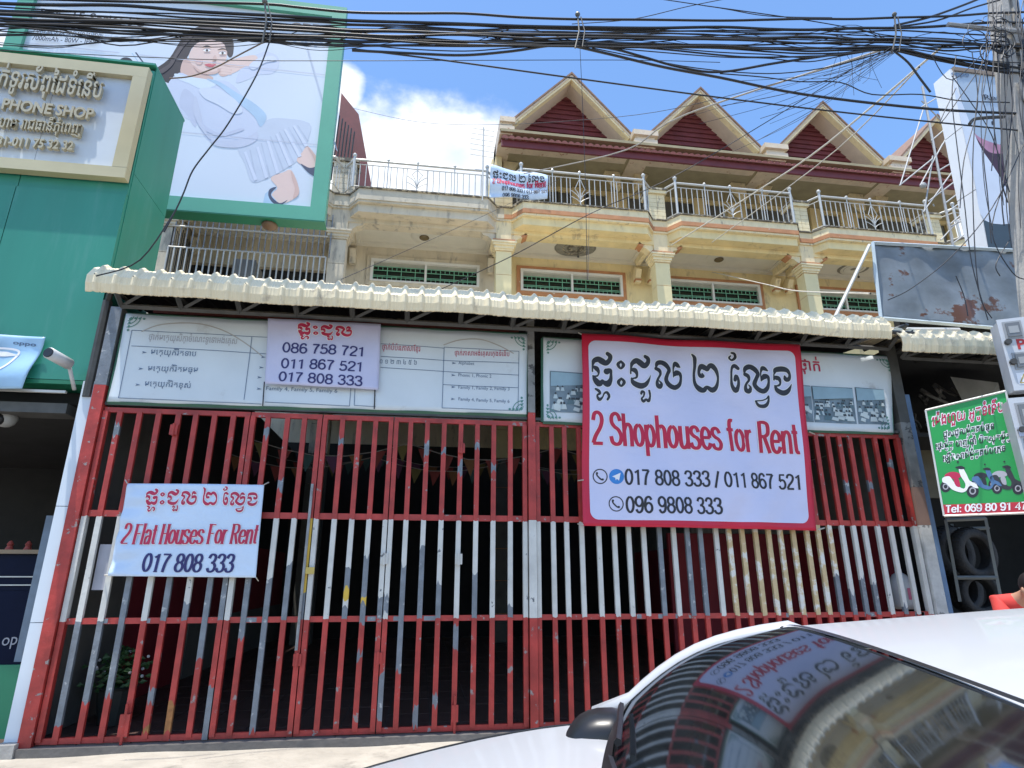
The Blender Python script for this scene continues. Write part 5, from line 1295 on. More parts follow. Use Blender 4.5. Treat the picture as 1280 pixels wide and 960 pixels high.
# meter boxes on the pole: tilted to the street
def meter(lab,p,w_,h_,cells,text=None,extra=None):
    YMt=-1.15
    a=at(*p,YMt); e=empty('meter_box',lab,'meter box','electricity meter boxes on the pole',loc=a); e.rotation_euler=(0,radians(0),radians(-28))
    b=MB(); b.box(0,w_,0,.22,-h_,0); b.box(-.015,w_+.015,-.015,.0,-h_-.015,.015); b.build('box',meterw,e)
    for (cx_,cz_,cw,ch) in cells:
        B('meter_window',meterg,e,(cx_,cx_+cw,-.035,-.016,cz_-ch,cz_)); B('window_rim',mat('meter rim',(.30,.31,.32),.4),e,(cx_-.02,cx_+cw+.02,-.024,-.0165,cz_-ch-.02,cz_+.02))
        B('meter_dial',mat('meter dial',(.32,.33,.33),.4),e,(cx_+cw*.15,cx_+cw*.85,-.038,-.0355,cz_-ch*.75,cz_-ch*.25))
    q=MB()
    for z_ in (.33,.62): q.lathe([(.0,-.06),(.03,-.06),(.03,-.0)],(.03,-.0,-h_*z_),8,'y')
    q.build('lock_knob',darksteel,e)
    return e
cells=[(.045,-.04,.12,.15),(.25,-.03,.12,.15),(.06,-.38,.13,.14),(.27,-.37,.12,.14),(.47,-.03,.12,.15)]
e=meter('upper grey white meter box above the green motorcycle sign, marked P14','X' and (1247,402),.9,.74,cells)
v,f=font_shape('P14',0,.03); 
mesh('lettering',[(.10+a*.15,-.0175,-.325+b*.15) for a,b,c in v],f,mat('red stencil',(.45,.03,.03),.6),e)
ik=Ink(); ik.brush([(.05,-.68,.010),(.10,-.59,.010)],False); ik.brush([(.10,-.59,.010),(.15,-.68,.010)],False); ik.brush([(.15,-.68,.010),(.05,-.68,.010)],False); ik.brush([(.105,-.61,.007),(.092,-.64,.007),(.108,-.64,.007),(.095,-.67,.007)],False)
ik.build('warning_triangle',mat('ochre print',(.45,.33,.08),.5),e,lambda x,z,off:(x,-.0175-off*.5,z))
B('warning_label',inkhalo,e,(.035,.165,-.0168,-.0155,-.695,-.575))
e=meter('lower grey white meter box beside the green motorcycle sign, opaque windows','X' and (1261,500),.9,.95,[(.05,-.06,.14,.2),(.05,-.42,.14,.22),(.27,-.06,.14,.2)])
B('paper_label',mat('paper label',(.45,.5,.62),.6),e,(.0,.2,-.042,-.039,-.38,-.29))
# green motorcycle sign, swung a little towards the street
YG=-.9
gg=empty('motorcycle_sign','green workshop sign with three motorcycles, red telephone strip at its foot','sign')
qa=[at(1157,513,-.55),at(1257,490,-1.0),at(1285,643,-1.0),at(1180,646,-.55)]
def bil(px_,py_):
    """picture point on the tilted sign plane"""
    A0_=Vector(qa[0]);U_=Vector(qa[1])-A0_;V_=Vector(qa[3])-A0_; n_=U_.cross(V_); r=Vector(ray(px_,py_)); t=(A0_-Vector(CAM)).dot(n_)/r.dot(n_); return Vector(CAM)+r*t
nG=(Vector(qa[1])-Vector(qa[0])).cross(Vector(qa[3])-Vector(qa[0])).normalized()
if nG.y>0: nG=-nG
def signpoly(name,m,pts,off,smo=False):
    pp=catmull([tuple(map(float,p)) for p in pts],3,True) if smo else pts
    v=[tuple(bil(*p)+nG*off) for p in pp]; return mesh(name,v,[tuple(range(len(v)))],m,gg)
cn=[(1157,513),(1257,489),(1290,641),(1180,645)]
v=[tuple(bil(*p)) for p in cn]; v2=[tuple(bil(*p)-nG*.03) for p in cn]
mesh('sign_panel',v+v2,[(0,1,2,3),(7,6,5,4),(0,4,5,1),(1,5,6,2),(2,6,7,3),(3,7,4,0)],signgreen,gg)
signpoly('red_strip',mat('sign red print',(.50,.02,.04),.4),[(1178.5,631),(1290,627),(1290,640.5),(1180.3,644.5)],.004)
q=MB()
for a,b in zip(cn,cn[1:]+cn[:1]): q.tube([bil(*a)+nG*.005,bil(*b)+nG*.005],.012,4)
q.build('sign_frame',steelrail,gg)
def sline(name,s,m,p0,p1,h,off,bold=0.,kind='font',wd=.15):
    a=bil(*p0); b=bil(*p1); up=bil(p0[0],p0[1]-h)-a; U=(b-a); Ln=U.length; U/=Ln
    if kind=='font':
        v,f=font_shape(s,0,bold); x0=min(q[0] for q in v); x1=max(q[0] for q in v)
        vv=[tuple(a+U*(Ln*(q[0]-x0)/(x1-x0))+up*(q[1]/.7)+nG*off) for q in v]; mesh(name,vv,f,m,gg)
    else:
        k_=Ink(); stroke_text(k_,s,(0,0),(up.length,0),(0,up.length),wd,fit=Ln); k_.build(name,m,gg,lambda x,z,o:tuple(a+U*x+up.normalized()*z+nG*(.006+(o-.004))))
kh1=khm('ម៉េងហួយ អូតូទំនើប'); 
sline('lettering_outline',kh1,inkhalo,(1164,533),(1255,514),13,.001,.075); sline('lettering',kh1,inkred,(1165,533),(1254,514),13,.002,.02)
for s,a,b in (('ជួសជុលម៉ូតូគ្រប់ធុន',(1179,547),(1243,536)),('ផ្ទេរម៉ូតូ បាញ់ថ្នាំ បិតស្គុតម៉ូតូ',(1169,562),(1263,549)),('ឡើងសាវ៉េម៉ូតូគ្រប់ប្រភេទ',(1178,577),(1257,564))):
    s=khm(s); sline('lettering_outline',s,inkhalo,a,b,8,.001,.085); sline('lettering',s,inkblack,a,b,8,.002,.015)
sline('lettering','Tel: 069 80 91 47',inkhalo,(1182,641),(1284,637),9.5,.008,kind='st',wd=.18)
# three printed motorcycles
def cS(p): return (1150+p[0]/5.646,480+p[1]/5.646)
def moto(dx,dy,body,seatc,sc=1.,wheelx=0):
    W_p=lambda pts:[cS((dx+x*sc,dy+y*sc)) for x,y in pts]
    L_=[.001]
    def sp(nm,m,pts,smo=True): L_[0]+=.0003; signpoly(nm,m,W_p(pts),L_[0],smo)
    def wheel(x,y,r):
        sp('printed_tyre',inkblack,[(x+r*cos(k*.7),y+r*1.1*sin(k*.7)) for k in range(9)]); sp('printed_rim',inkgrey,[(x+r*.55*cos(k*.7),y+r*.6*sin(k*.7)) for k in range(9)]); sp('printed_hub',inkblack,[(x+r*.35*cos(k*.9),y+r*.38*sin(k*.9)) for k in range(7)])
    wheel(25,130,36); wheel(210,160,42)
    sp('printed_seat',seatc,[(20,50),(60,30),(110,35),(130,60),(100,75),(30,75)]); sp('printed_body',body,[(5,70),(50,60),(75,90),(100,120),(150,145),(160,110),(130,60),(115,10),(140,0),(170,50),(190,90),(230,110),(240,130),(190,125),(165,160),(130,170),(70,150),(30,110),(5,100)])
    sp('printed_leg_shield',seatc,[(80,80),(110,70),(125,130),(95,125)]); sp('printed_handle',inkblack,[(90,0),(130,-12),(160,5),(130,12)]); sp('printed_mirror',inkblack,[(100,-40),(112,-46),(116,-36),(106,-32)]); sp('printed_fender',body,[(180,100),(220,105),(250,140),(215,135)])
moto(155,590,inkhalo,inkred,1.03); moto(365,600,mat('moto blue',(.07,.16,.32),.4),inkblack,.85); moto(492,585,mat('moto black',(.03,.03,.035),.4),inkgrey,.95)
# tyre rack with tyres, beyond the sign
rk=empty('tyre_rack','tall steel rack frame holding tyres at the workshop entrance','rack')
RY=.5
def rr2(a,b,y0=RY,y1=RY,r=.022,nm='rack_upright',m=mat('rack steel',(.24,.25,.24),.5,.3)): k_=MB(); k_.tube([at(*a,y0),at(*b,y1)],r,4); k_.build(nm,m,rk)
rr2((1182,650),(1200,752)); rr2((1232,648),(1252,752)); rr2((1182,650),(1232,648),nm='rack_rail'); rr2((1196,722),(1246,722),nm='rack_rail'); 
rr2((1184,662),(1236,660),RY+.5,RY+.5,nm='rack_rail'); rr2((1190,655),(1206,752),RY+.5,RY+.5)
def tyre(lab,p,Y,r,rot=0.,w_=.09):
    c_=at(*p,Y); e=empty('tyre',lab,'tyre','tyres in the workshop rack',loc=c_); e.rotation_euler=(0,0,rot)
    q=MB(); pr=[(r*.62,-w_*.7),(r*.7,-w_),(r*.9,-w_*.95),(r*.98,-w_*.6),(r,-w_*.2),(r,w_*.2),(r*.98,w_*.6),(r*.9,w_*.95),(r*.7,w_),(r*.62,w_*.7),(r*.62,-w_*.7)]
    q.lathe(pr,(0,0,0),32,'y'); q.build('casing',tyrem,e,True)
    q=MB()
    for i in range(40):
        a=2*pi*i/40; ca,sa=cos(a),sin(a); x,z=r*1.0*ca,r*1.0*sa; q.tube([(x*.93,-w_*.9,z*.93),(x*1.005,-w_*.3,z*1.005),(x*1.005*cos(.06)-z*1.005*sin(.06),w_*.3,z*1.005*cos(.06)+x*1.005*sin(.06)),(x*.93,w_*.9,z*.93)],.008,3)
    q.build('tread',tyrem,e)['kind']='stuff'
tyre('nearest large tyre in the rack, open dark centre',(1216,692),.62,.31,.1); tyre('tyre leaning behind the nearest one on the left',(1190,690),1.0,.33,.2); tyre('tyre lying low at the foot of the rack',(1222,742),.66,.26,-.1); tyre('tyre deep in the shadow behind the rack',(1205,735),1.3,.3,.3)
# workshop shell and its clutter
wk=empty('workshop','dark motorcycle workshop room right of the gate','building',loc=(5.7,0,0))
def wkp(o): o.parent=wk; o.location=Vector(o.location)-wk.location
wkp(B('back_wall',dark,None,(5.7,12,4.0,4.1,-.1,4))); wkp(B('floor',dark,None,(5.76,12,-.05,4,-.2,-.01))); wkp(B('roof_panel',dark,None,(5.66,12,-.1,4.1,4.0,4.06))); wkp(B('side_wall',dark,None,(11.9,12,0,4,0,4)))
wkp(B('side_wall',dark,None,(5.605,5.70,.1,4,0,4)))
wkp(B('beige_board',mat('dusty beige board',(.13,.115,.075),.8,var=.3),None,(6.0,7.4,1.15,1.2,2.35,3.05)))
for i in range(14):
    q=MB(); x=random.uniform(6.1,7.6); z=random.uniform(3.1,3.75); y=random.uniform(.6,1.2)
    pts=[(x,y,z)]
    for j in range(6): x+=random.uniform(-.18,.22); z=min(3.85,max(3.05,z+random.uniform(-.2,.18))); pts.append((x,y+random.uniform(-.1,.1),z))
    q.tube(catmull(pts,4),random.uniform(.008,.03),5); tag(q.build('scrap_hose',mat('scrap rubber',(.16,.15,.14),.5,var=.6)),'loop of scrap hose piled on the loft above the workshop','hose','scrap hoses on the workshop loft')
q=MB(); q.add([(6.8,.5,3.85),(7.5,.5,3.8),(7.7,.7,3.3),(7.3,.6,3.45),(7.0,.5,3.2)],[(0,1,2,3,4)]); tag(q.build('tarpaulin',mat('grey tarpaulin',(.22,.22,.20),.8,var=.3)),'torn grey tarpaulin hanging from the workshop loft','tarpaulin')
e=empty('loft_shelf','dark loft shelf over the workshop opening','shelf',loc=(6.5,.8,3)); B('shelf_board',dark,e,(-.6,1.8,-.4,.5,.0,.05))
for i,(x,y,z,s) in enumerate(((6.4,.9,3.18,.12),(6.75,.8,3.2,.14),(7.1,1.0,3.16,.10))):
    q=MB(); q.lathe([(0,-.05),(s*.6,-.05),(s,-.03),(s,.03),(s*.6,.05),(0,.05)],(x,y,z),14,'y'); tag(q.build('engine_part',darksteel),['left','middle','right'][i]+'most round engine part on the workshop loft shelf','engine part')

# ================================================================ CABLES
def cable(pts,r=.012,m=rubber,Y=-1.,lab='thick black overhead cable in the bundle across the top',grp='bundled overhead cables',cat='cable',Ys=None):
    P=[]; r=r*.78
    for i,p in enumerate(catmull([tuple(map(float,q)) for q in pts],5)): P.append(at(p[0],p[1],Y if Ys is None else Ys[0]+(Ys[1]-Ys[0])*i/(5*(len(pts)-1))))
    q=MB(); q.tube(P,r,6,False); return tag(q.build('overhead_cable',m,None,True),lab,cat,grp)
main=[ # y at x = -60,150,330,440,580,720,900,1010,1118,1240,1340
([-3,0,5,14,19,24,25,24,22,17,12],.020),([2,9,19,26,30,34,36,36,35,30,26],.022),([10,16,25,31,35,37,38,39,38,46,52],.013),([16,24,32,38,41,44,47,48,49,56,60],.022),
([14,20,30,35,38,41,43,47,50,54,58],.014),([20,28,36,42,45,47,50,52,53,58,62],.016),([24,30,41,46,50,52,55,56,58,60,64],.014),([22,34,45,48,52,54,58,60,62,84,92],.020),
([26,40,47,52,52,55,60,62,62,82,95],.018),([30,36,43,50,55,56,62,66,63,84,99],.012),([28,46,48,46,53,53,64,70,61,80,90],.012),([23,38,50,57,59,55,68,72,60,78,88],.012),([12,22,28,33,37,40,46,50,54,57,61],.012),([33,50,50,55,62,56,70,76,60,75,84],.010),([6,14,23,29,34,36,41,43,46,50,54],.010),([29,33,44,48,57,58,57,62,60,88,98],.016)]
XS=[-60,150,330,440,580,720,900,1010,1118,1240,1340]
for k,(ys,r) in enumerate(main):
    pts=[]
    for (x,y),(x2,y2) in zip(list(zip(XS,ys)),list(zip(XS,ys))[1:]+[(1400,ys[-1])]):
        j=0 if x in(330,720,1118) else 1
        pts.append((x,y+random.uniform(-2.4,2.4)*j)); pts.append(((x+x2)/2+random.uniform(-12,12),(y+y2)/2+random.uniform(-1.2,2.2)*(1 if r<.017 else .4)))
    cable(pts[:-1],r*random.uniform(.75,1.05),Y=-1.+.012*((k*7)%5-2))
for k in range(7):
    pts=[]
    for x in (-60,60,150,250,330,400,480,580,650,720,800,900,1010,1070,1118,1180,1240,1320):
        base=46+6*sin(x*.013+k); j=0 if x in(330,720,1118) else 1
        pts.append((x,(50+k*.6 if not j else base+random.uniform(-9,12))+(x-1118)*.12*(x>1118)))
    cable(pts,random.uniform(.004,.008),lab='thin wavy wire laced through the cable bundle across the top',grp='thin wires laced through the bundle')
solo=[([(440,63),(520,67),(580,69),(640,64),(700,56),(760,60),(800,70),(850,84),(900,90),(975,78),(1068,65),(1110,62),(1161,73),(1240,88),(1300,97)],.018,'sagging thick black cable looping below the bundle in the middle'),
([(440,61),(560,76),(713,97),(900,122),(1067,142),(1252,161),(1300,165)],.012,'long thin black cable sloping down in front of the gables'),
([(720,58),(763,68),(830,84),(900,97),(1005,118),(1161,136),(1300,143)],.02,'thick black cable sloping right across the white pillar billboard'),
([(-60,60),(247,74),(426,76),(763,75),(900,78)],.005,'hairline wire across the woman on the billboard'),
([(740,60),(790,70),(870,85),(960,92),(1030,85),(1080,72),(1118,62)],.008,'pale grey wire sagging below the bundle left of the tie'),
([(900,92),(950,96),(1000,102),(1050,103),(1090,118),(1150,118),(1200,126),(1262,128)],.009,'wavy thin black wire right of the third gable'),
([(880,7),(1000,24),(1075,37),(1118,45),(1240,52)],.008,'thin wire crossing above the bundle at the right'),
([(1118,32),(1160,22),(1200,8),(1230,-4)],.018,'thick cable rising from the tie to the pole top'),([(1118,34),(1170,26),(1215,10),(1250,0)],.014,'second cable rising from the tie to the pole top'),
([(1115,62),(1135,78),(1150,98),(1163,115)],.018,'short thick cable curling down towards the lattice mast'),
([(715,30),(790,24),(860,8),(920,-4)],.006,'thin wire rising right above the first gable'),
([(820,-2),(900,10),(960,20),(1040,22)],.007,'thin wire dropping in from the top edge')]
for pts,r,lab in solo: cable(pts,r,lab=lab,grp=None,m=rubber)
for pts,r,lab,m_ in (([(550,362),(640,320),(740,266),(860,211),(1100,65)],.006,'thin dark wire rising diagonally over the second gable',rubber),([(427,349),(520,308),(619,263),(712,218)],.005,'thin dark wire over the left ceiling rose',rubber),
    ([(840,306),(940,243),(1033,180),(1178,58)],.010,'bright white drop wire running up to the pole',whitecable),([(890,303),(1046,187),(1149,84)],.007,'second fainter white drop wire',whitecable),([(655,217),(784,187),(860,142),(1110,60)],.009,'grey drop wire from the small terrace banner',mat('grey cable',(.3,.28,.25),.6)),
    ([(890,340),(960,356),(1000,364),(1088,367)],.008,'slack white wire in front of the right windows',whitecable),([(440,135),(520,152),(600,156),(700,152),(820,140),(940,112),(1118,62)],.006,'thin slack wire through the cloud and first gable',rubber),([(725,60),(729,150),(732,240),(734,350)],.004,'hairline wire hanging straight down past the first gable',rubber),([(737,240),(735,350)],.004,'hairline wire pair hanging beside the damp ceiling patch',rubber),
    ([(120,345),(175,325),(220,262)],.008,'black wire running down behind the green box to the awning end',rubber)):
    pts=pts if len(pts)>2 else [pts[0],((pts[0][0]+pts[1][0])/2,(pts[0][1]+pts[1][1])/2),pts[1]]
    ys_={840:(7.45,-1),890:(7.45,-1),655:(7.45,-1),440:(8.2,-1),427:(-.5,7.5),550:(-.5,-1),737:(7.4,-.5)}.get(pts[0][0])
    if pts[0]==(890,340): ys_=(9.4,-.05)
    cable(pts,r*(2.0 if ys_ and ys_[0]>7 and r>.006 else 1),m=m_,lab=lab,grp=None,Y=-.9,Ys=ys_)
cable([(337,52),(320,95),(285,155),(262,185),(241,213),(230,240),(220,262),(205,290)],.009,lab='black wire hanging in a wave across the woman on the billboard',grp=None)
cable([(335,50),(300,68),(270,84),(240,95),(212,98)],.009,lab='brown wire from the left tie to the gold sign corner',grp=None,m=mat('brown cable',(.13,.09,.06),.6))
for x,y0,y1,lab in ((331,2,54,'pale wire tie round the bundle above the billboard'),(722,18,60,'pale wire tie round the bundle above the first gable'),(1118,18,66,'pale wire tie round the bundle at the right')):
    q=MB(); q.tube([at(x,y0,-1.05),at(x+2,(y0+y1)/2,-1.06),at(x-3,y1,-1.05)],.010,6); q.tube([at(x+4,y0+3,-1.05),at(x+9,(y0+y1)/2,-1.06),at(x+6,y1-2,-1.05)],.007,6); q.sphere(at(x,y0,-1.05),.03,8)
    tag(q.build('cable_tie',mat('tie wire',(.12,.115,.10),.5,.3)),lab,'cable tie')
# fine tangle: wires fanning out left of the right tie
rnd=random.Random(11)
for i in range(13):
    x1=rnd.uniform(860,1060); y1=rnd.uniform(95,190); mx_=(x1+1118)/2; my=(y1+62)/2+rnd.uniform(2,14)
    cable([(x1,y1),(mx_,my),(1118+rnd.uniform(-6,6),62+rnd.uniform(-3,3))],rnd.uniform(.0022,.005),lab='hair thin wire fanning down left from the right hand tie',grp='thin wires fanning from the right tie',Y=-1+rnd.uniform(-.1,.1))
for i in range(8):
    x=rnd.uniform(1030,1090); y=rnd.uniform(62,75); cable([(x,y),(x+rnd.uniform(-15,10),y+rnd.uniform(15,30)),(x+rnd.uniform(-12,20),y+rnd.uniform(30,55))],.003,lab='short loose thread of wire hanging below the bundle',grp='loose wire threads',Y=-1)
# coils and drops round the pole
for i in range(17):
    x=rnd.uniform(1236,1284); y=rnd.uniform(-20,40); pts=[(x,y)]
    for j in range(6): x+=rnd.uniform(-7,10); y+=rnd.uniform(25,60); pts.append((x,y))
    cable(pts,rnd.uniform(.004,.010),lab='black wire hanging down the face of the utility pole',grp='loose wires down the utility pole',Y=-1.14-rnd.uniform(0,.1))
for pts in ([(1195,70),(1190,120),(1196,180),(1205,250),(1215,330),(1235,400)],[(1215,65),(1222,130),(1205,200),(1200,260)],[(1230,62),(1222,120),(1216,200),(1218,300),(1225,370),(1240,398)],[(1190,95),(1215,130),(1240,170),(1262,240)],[(1165,70),(1190,100),(1235,60)],[(1242,52),(1225,85),(1175,155),(1195,110)],[(1280,180),(1240,260),(1190,320),(1140,360),(1110,375)],[(1262,300),(1245,330),(1250,345)],[(1195,345),(1205,370),(1210,395)],[(1255,230),(1240,290),(1265,340),(1285,350)]):
    cable(pts,.007,lab='loose black wire drooping across the pillar billboard beside the pole',grp='loose wires round the pillar billboard',Y=-1.1)
for i in range(14):
    cx_,cy_=rnd.uniform(1218,1262),rnd.uniform(18,66); r_=rnd.uniform(7,17); a0=rnd.uniform(0,6)
    cable([(cx_+r_*cos(a0+t*.9),cy_+r_*.9*sin(a0+t*.9)) for t in range(7)],rnd.uniform(.005,.010),lab='black wire coiled by the pole where the bundle arrives',grp='wire coils at the pole',Y=-1.15-rnd.uniform(0,.15))

# ================================================================ CAR
TH=.311; CO=(.885-.306*.10,-5.055-.952*.10); HH=1.502
car=empty('parked_car','white car cut by the lower right corner, dark windscreen reflecting the gate','car',loc=(CO[0],CO[1],-.25))
car.rotation_euler=(0,0,pi-TH)
glass=bpy.data.materials.new('tinted windscreen glass'); glass.use_nodes=True
n=glass.node_tree.nodes; l=glass.node_tree.links; n.remove(n['Principled BSDF']); out=n['Material Output']
gl_=n.new('ShaderNodeBsdfGlossy'); gl_.inputs['Roughness'].default_value=.05; gl_.inputs['Color'].default_value=(.26,.29,.34,1)
tr=n.new('ShaderNodeBsdfTransparent'); tr.inputs['Color'].default_value=(.62,.72,.74,1)
fr=n.new('ShaderNodeFresnel'); fr.inputs['IOR'].default_value=1.5
ms=n.new('ShaderNodeMixShader'); l.new(fr.outputs[0],ms.inputs[0]); l.new(tr.outputs[0],ms.inputs[1]); l.new(gl_.outputs[0],ms.inputs[2]); df=n.new('ShaderNodeBsdfDiffuse'); df.inputs['Color'].default_value=(.36,.44,.50,1)
dn=n.new('ShaderNodeTexNoise'); dn.inputs['Scale'].default_value=5; dn.inputs['Detail'].default_value=8
dr=n.new('ShaderNodeMapRange'); dr.inputs[1].default_value=.35; dr.inputs[2].default_value=.75; dr.inputs[3].default_value=.012; dr.inputs[4].default_value=.035; l.new(dn.outputs[0],dr.inputs[0])
ms2=n.new('ShaderNodeMixShader'); l.new(dr.outputs[0],ms2.inputs[0]); l.new(ms.outputs[0],ms2.inputs[1]); l.new(df.outputs[0],ms2.inputs[2]); l.new(ms2.outputs[0],out.inputs['Surface'])
def grid(name,fn,nu,nv,m,parent,flip=False,th=0.):
    v=[];f=[]
    for j in range(nv+1):
        for i in range(nu+1): v.append(fn(i/nu,j/nv))
    W=nu+1
    for j in range(nv):
        for i in range(nu): a=j*W+i; q=(a,a+1,a+W+1,a+W); f.append(q[::-1] if flip else q)
    return mesh(name,v,f,m,parent,True)
HW=.67
def header(y): t=y/HW; return Vector((.10-.083*t*t,y,HH-.030-.050*t*t))
CXL,CWW,CZ=.47,.79,1.20
def cowl(y):   # y in header units
    t=y/HW; return Vector((CXL+.05-.05*t*t,t*CWW,CZ+.01-.01*t*t))
def roofpt(u,v): # v 0 front ->1 back
    t=2*u-1; y=t*HW*(1-.06*v); x0=header(t*HW).x; x=x0+(-2.25-x0+.12*t*t)*v
    z=HH-.030-.050*t*t+ .099*sin(min(1,v*1.25)*pi*.55)-.16*max(0,v-.55)**1.5*1.6 - (.02*(abs(t)**6))
    return (x,y,z)
grid('roof',roofpt,28,24,carpaint,car,flip=True)
B('headliner',cardash,car,(-2.1,-.05,-.5,.5,HH-.15,HH-.13))
def ws(u,v):
    t=2*u-1; a=header(t*HW); b=cowl(t*HW); p=a.lerp(b,v); nrm=Vector((.5,0,.8)); return tuple(p+nrm.normalized()*(.045*sin(pi*v)))
def ws2(u,v): return ws(.012+.976*u,.01+.985*v)
o=grid('windscreen',ws2,28,20,glass,car)
# black printed edge and rubber round the screen
def strip(name,fa,fb,m,n_=28,lift=.004):
    v=[];f=[]
    for i in range(n_+1):
        a=Vector(fa(i/n_)); b=Vector(fb(i/n_)); v+=[tuple(a+Vector((0,0,lift))),tuple(b+Vector((0,0,lift)))]
    for i in range(n_): f.append((2*i,2*i+1,2*i+3,2*i+2))
    return mesh(name,v,f,m,car,True)
strip('screen_edge',lambda t:ws(t,.955),lambda t:ws(t,1.02),carblack); strip('screen_edge',lambda t:ws(t,-.004),lambda t:ws(t,.012),carblack)
for s in (0,1):
    u0,u1=(0,.018) if s==0 else (.982,1)
    strip('screen_edge',lambda t:ws(u0,t),lambda t:ws(u1,t),carblack,20)
    # A pillar
    t=-1 if s==0 else 1
    q=MB(); pts=[Vector(ws(0 if s==0 else 1,k/8))+Vector((-.02,t*.022,.004)) for k in range(9)]
    rp=[Vector(roofpt(s,k/20))+Vector((0,t*.012,-.018)) for k in (3,2,1)]; q.tube([tuple(p) for p in rp]+[tuple(p) for p in pts]+[tuple(pts[-1]+Vector((.12,t*.03,-.05)))],[.024,.025,.026]+[.027+.003*k/8 for k in range(9)]+[.03],8); q.build('a_pillar',carpaint,car,True)
    # roof rail and black gutter line
    rr_=[Vector(roofpt(s,k/20)) for k in range(21)]
    q=MB(); q.tube([tuple(p+Vector((0,t*.012,-.018))) for p in rr_],.026,8); q.build('roof_rail',carpaint,car,True)
    q=MB(); q.tube([tuple(p+Vector((0,-t*.045,.004))) for p in rr_],.005,5); q.build('gutter_strip',carblack,car,True)
# lower body
def shoulder(x):  # (y,z) of the shoulder line
    if x>.6: k=(x-.6)/1.35; return (.91-.18*k*k, 1.115-.32*k**1.3)
    return (.92-.05*max(0,(-x-1.4))/1.3, 1.11)
xs_=[1.98,1.93,1.8,1.6,1.35,1.1,.9,.6,.2,-.4,-1.0,-1.6,-2.1,-2.5,-2.72,-2.78]
v=[];f=[]; K=9
for x in xs_:
    y,z=shoulder(x); e_=0
    if x>1.9: y-=.10*((x-1.9)/.08); z-=.05*((x-1.9)/.08)
    if x<-2.6: y-=.06
    side=[(y-.05,z+.012),(y,z-.02),(y+.025,z-.12),(y+.035,z-.28),(y+.03,.55),(y+.02,.38),(y-.02,.26),(y-.12,.22),(y-.4,.22)]
    for s in (-1,1):
        for (a,b) in side: v.append((x,s*a,b))
for i in range(len(xs_)-1):
    for s in (0,1):
        for k in range(K-1):
            a=i*2*K+s*K+k; b=a+2*K; q=(a,a+1,b+1,b); f.append(q if s else q[::-1])
for i in (0,len(xs_)-1):
    for k in range(K-1): a=i*2*K+k; b=a+K; f.append((a,b,b+1,a+1))
mesh('body',v,f,carpaint,car,True)
def hood(u,v_):
    t=2*u-1; x0=cowl(t*HW).x+.02; x=x0+(1.97-.12*t*t-x0)*v_; y,z=shoulder(max(.6,x)); yy=t*(y-.045)
    return (x,yy,z+.012+.030*(1-t*t)*(1-.4*v_)-.03*v_**4)
grid('bonnet',hood,24,16,carpaint,car)
B('cowl_panel',carblack,car,(.46,.53,-.70,.70,1.02,1.115))
for t_ in (0,1):
    gq=MB(); gq.tube([(hood(t_,k/12)[0],hood(t_,k/12)[1],hood(t_,k/12)[2]+.001) for k in range(13)],.0045,5); gq.build('panel_gap',carblack,car)
B('nose',carblack,car,(1.9,1.97,-.55,.55,.40,.72))
